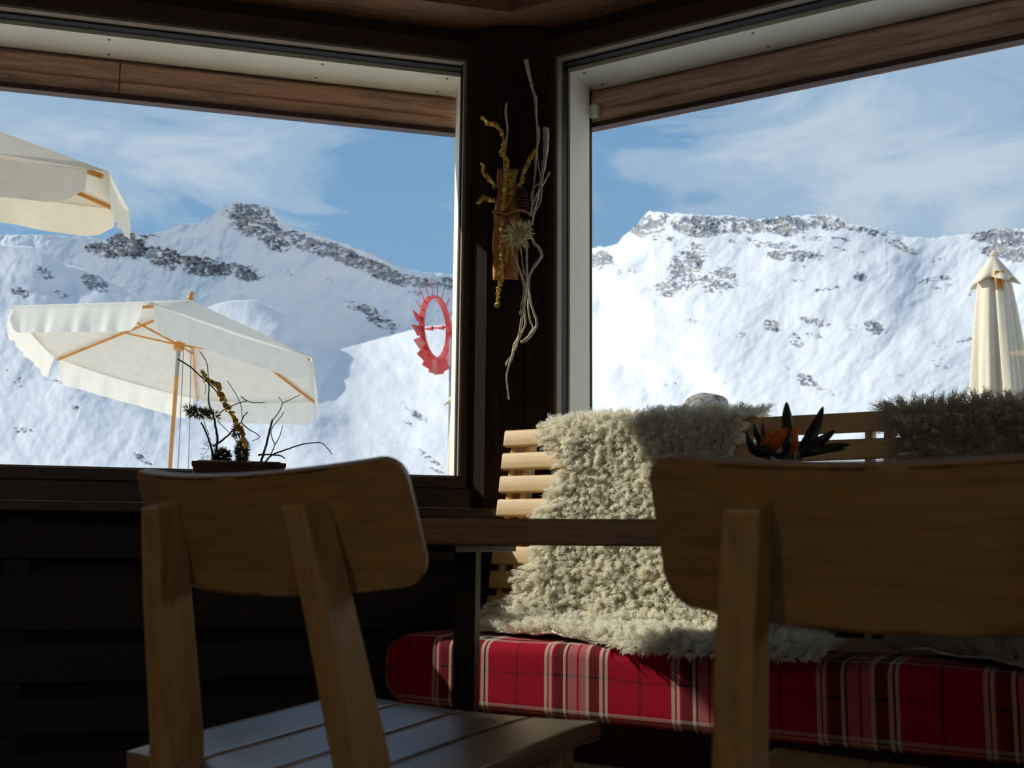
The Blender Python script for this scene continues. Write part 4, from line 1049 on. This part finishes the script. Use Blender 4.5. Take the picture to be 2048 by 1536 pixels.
roots = [([(1052, 120), (1056, 140), (1061, 159), (1066, 182), (1071, 199), (1073, 239), (1076, 278), (1072, 310), (1069, 360), (1065, 397), (1063, 430)], [.0068, .0060, .0046, .0040, .0046, .0034, .0042, .0036, .0026, .003, .003], -.005),
    ([(1092, 255), (1092, 275), (1092, 293), (1088, 328), (1082, 362), (1076, 392), (1069, 422), (1064, 450)], [.0080, .0090, .0080, .0064, .0050, .0036, .0030, .0030], .0),
    ([(1099, 344), (1092, 358), (1086, 370), (1076, 384), (1071, 394), (1061, 419)], [.0030, .0028, .003, .0026, .0024, .0024], -.012),
    ([(1013, 206), (1012, 229), (1015, 258), (1012, 286), (1008, 323), (1009, 345)], [.0040, .0036, .0032, .0026, .0022, .002], -.004),
    ([(1078, 253), (1078, 273), (1074, 300), (1077, 330), (1080, 352)], [.0030, .0034, .0024, .002, .002], .008),
    ([(1082, 366), (1068, 375), (1062, 396), (1066, 420)], [.002, .002, .002, .002], -.015), ([(1086, 345), (1083, 385), (1078, 410), (1066, 428)], [.002, .0022, .002, .002], -.018),
    ([(1022, 480), (1024, 500), (1029, 514), (1036, 532), (1043, 552), (1049, 579), (1045, 605), (1040, 630)], [.0036, .0034, .0034, .0034, .0036, .0042, .0040, .0034], -.02),
    ([(1052, 480), (1053, 510), (1054, 551), (1051, 588), (1046, 626), (1039, 668), (1029, 692), (1025, 712), (1018, 730), (1014, 747), (1013, 760), (1015, 774), (1018, 799)], [.0036, .0038, .0034, .0044, .0036, .0034, .0056, .0040, .0028, .0024, .0022, .0022, .0028], -.012),
    ([(1060, 472), (1069, 487), (1078, 496), (1083, 509), (1078, 520), (1071, 529), (1063, 542), (1058, 556), (1059, 588), (1065, 618), (1072, 638), (1073, 652), (1066, 664), (1059, 673), (1048, 682), (1041, 684)], [.0034, .0044, .0046, .0050, .0050, .0048, .0042, .0034, .0030, .0032, .0036, .0036, .0048, .0052, .0054, .0030], -.006),
    ([(1054, 565), (1047, 600), (1051, 645), (1039, 675), (1031, 694)], [.003, .0028, .0028, .003, .003], .004), ([(1057, 570), (1056, 610), (1060, 640), (1066, 655), (1058, 668)], [.0024] * 5, .01), ([(1048, 580), (1045, 620), (1040, 660), (1034, 690), (1026, 704)], [.0028] * 5, -.02),
    ([(1027, 702), (1022, 714), (1015, 722), (1011, 731)], [.0028, .0024, .0024, .0024], -.006), ([(1040, 490), (1044, 520), (1048, 550)], [.002, .002, .003], 0), ([(1058, 440), (1060, 460), (1052, 480)], [.003, .003, .003], -.01)]
for pts, rad, d in roots:
    P = [dp(x, y, d) for x, y in pts]; p = smooth_path(P, 4); n = len(p)
    p = [q + Vector((rr_.uniform(-.0008, .0008), rr_.uniform(-.0008, .0008), 0)) for q in p]
    rads = [float(np.interp(i / (n - 1) * (len(rad) - 1), range(len(rad)), rad)) * rr_.uniform(.85, 1.15) for i in range(n)]
    MB().tube(p, rads, 8).build('root', M['root'], deco, smooth=True)
for pts in ([(961, 234), (972, 243), (982, 248), (992, 250), (1002, 266), (1009, 284), (1003, 303), (1008, 312), (1016, 322), (1012, 340)], [(965, 326), (966, 340), (972, 352), (980, 362), (990, 374)], [(954, 409), (961, 402), (970, 396), (980, 398), (990, 400)], [(1074, 296), (1068, 306), (1060, 318), (1052, 336), (1046, 355), (1038, 373)],
            [(1004, 440), (1002, 480), (1004, 520), (1003, 548), (999, 570), (996, 590), (993, 615)], [(1014, 342), (1011, 370), (1008, 400), (1006, 420)], [(1018, 345), (1024, 380), (1014, 410)], [(1006, 480), (1014, 500), (1010, 530)]):
    mb = MB(); P = [dp(x, y, -.012) for x, y in pts]
    mb.tube(smooth_path(P, 4), .0014, 6); discs(mb, P, .0078, .0075, rr_, .0026)
    mb.build('gold_leaf_strand', M['gold'], deco)
th_c = dp(1036, 470, -.045)
MB().lathe([(.004, -.012), (.020, -.008), (.026, .0), (.024, .008), (.014, .013), (.004, .014)], th_c, 20, (0, -1, .15)).build('thistle_head', M['thistle'], deco, smooth=True)
mb = MB()
for i in range(70):
    a_ = i * 2.39996; el_ = rr_.uniform(-.35, .75); dv = Vector((math.cos(a_) * math.cos(el_), -math.sin(el_) * .9, math.sin(a_) * math.cos(el_)))
    L_ = rr_.uniform(.040, .058); mb.tube([th_c + dv * .018, th_c + dv * L_ * .7 + Vector((0, -.003, 0)), th_c + dv * L_], [.0030, .0018, .0003], 5)
mb.build('bract_crown', M['thistle'], deco, smooth=True)

# ------------------------------------------------------------------ added fill lamps in pendant form, unseen behind the viewer, warming the interior
lamp_kids = None
for i, (x, y) in enumerate(((-1.5, -1.3), (2.6, -1.6))):
    t_ = tag(empty('fill_lamp', (x, y, 1.95)), ('added fill lamp in brass pendant form, unseen behind the viewer on the left', 'added fill lamp in brass pendant form, unseen behind the viewer on the right')[i], 'lamp', 'added fill lamps')
    MB().lathe([(.02, .16), (.05, .15), (.13, .03), (.15, .0), (.145, .0), (.125, .03), (.045, .14), (.02, .15)], (0, 0, 0), 28).build('lamp_shade', M['gold'], t_, angle=40)
    MB().tube([(0, 0, .15), (0, 0, .49)], .004, 6).build('cord', M['cord'], t_)
    e_ = bpy.data.materials.get('fill_lamp_glow')
    if not e_:
        e_ = bpy.data.materials.new('fill_lamp_glow'); e_.use_nodes = True
        b_ = e_.node_tree.nodes['Principled BSDF']; b_.inputs['Emission Color'].default_value = (1, .62, .30, 1); b_.inputs['Emission Strength'].default_value = 6
    MB().lathe([(.01, .12), (.022, .10), (.032, .06), (.024, .03), (.006, .022)], (0, 0, 0), 16).build('bulb', e_, t_, smooth=True)
    ld = bpy.data.lights.new('fill_light', 'POINT'); ld.energy = FILL_LAMP_W * (2.4, 1.0)[i]; ld.color = (1.0, .66, .36); ld.shadow_soft_size = .04
    lo = bpy.data.objects.new('fill_light', ld); COL.objects.link(lo); lo.parent = t_; lo.location = (0, 0, -.01)
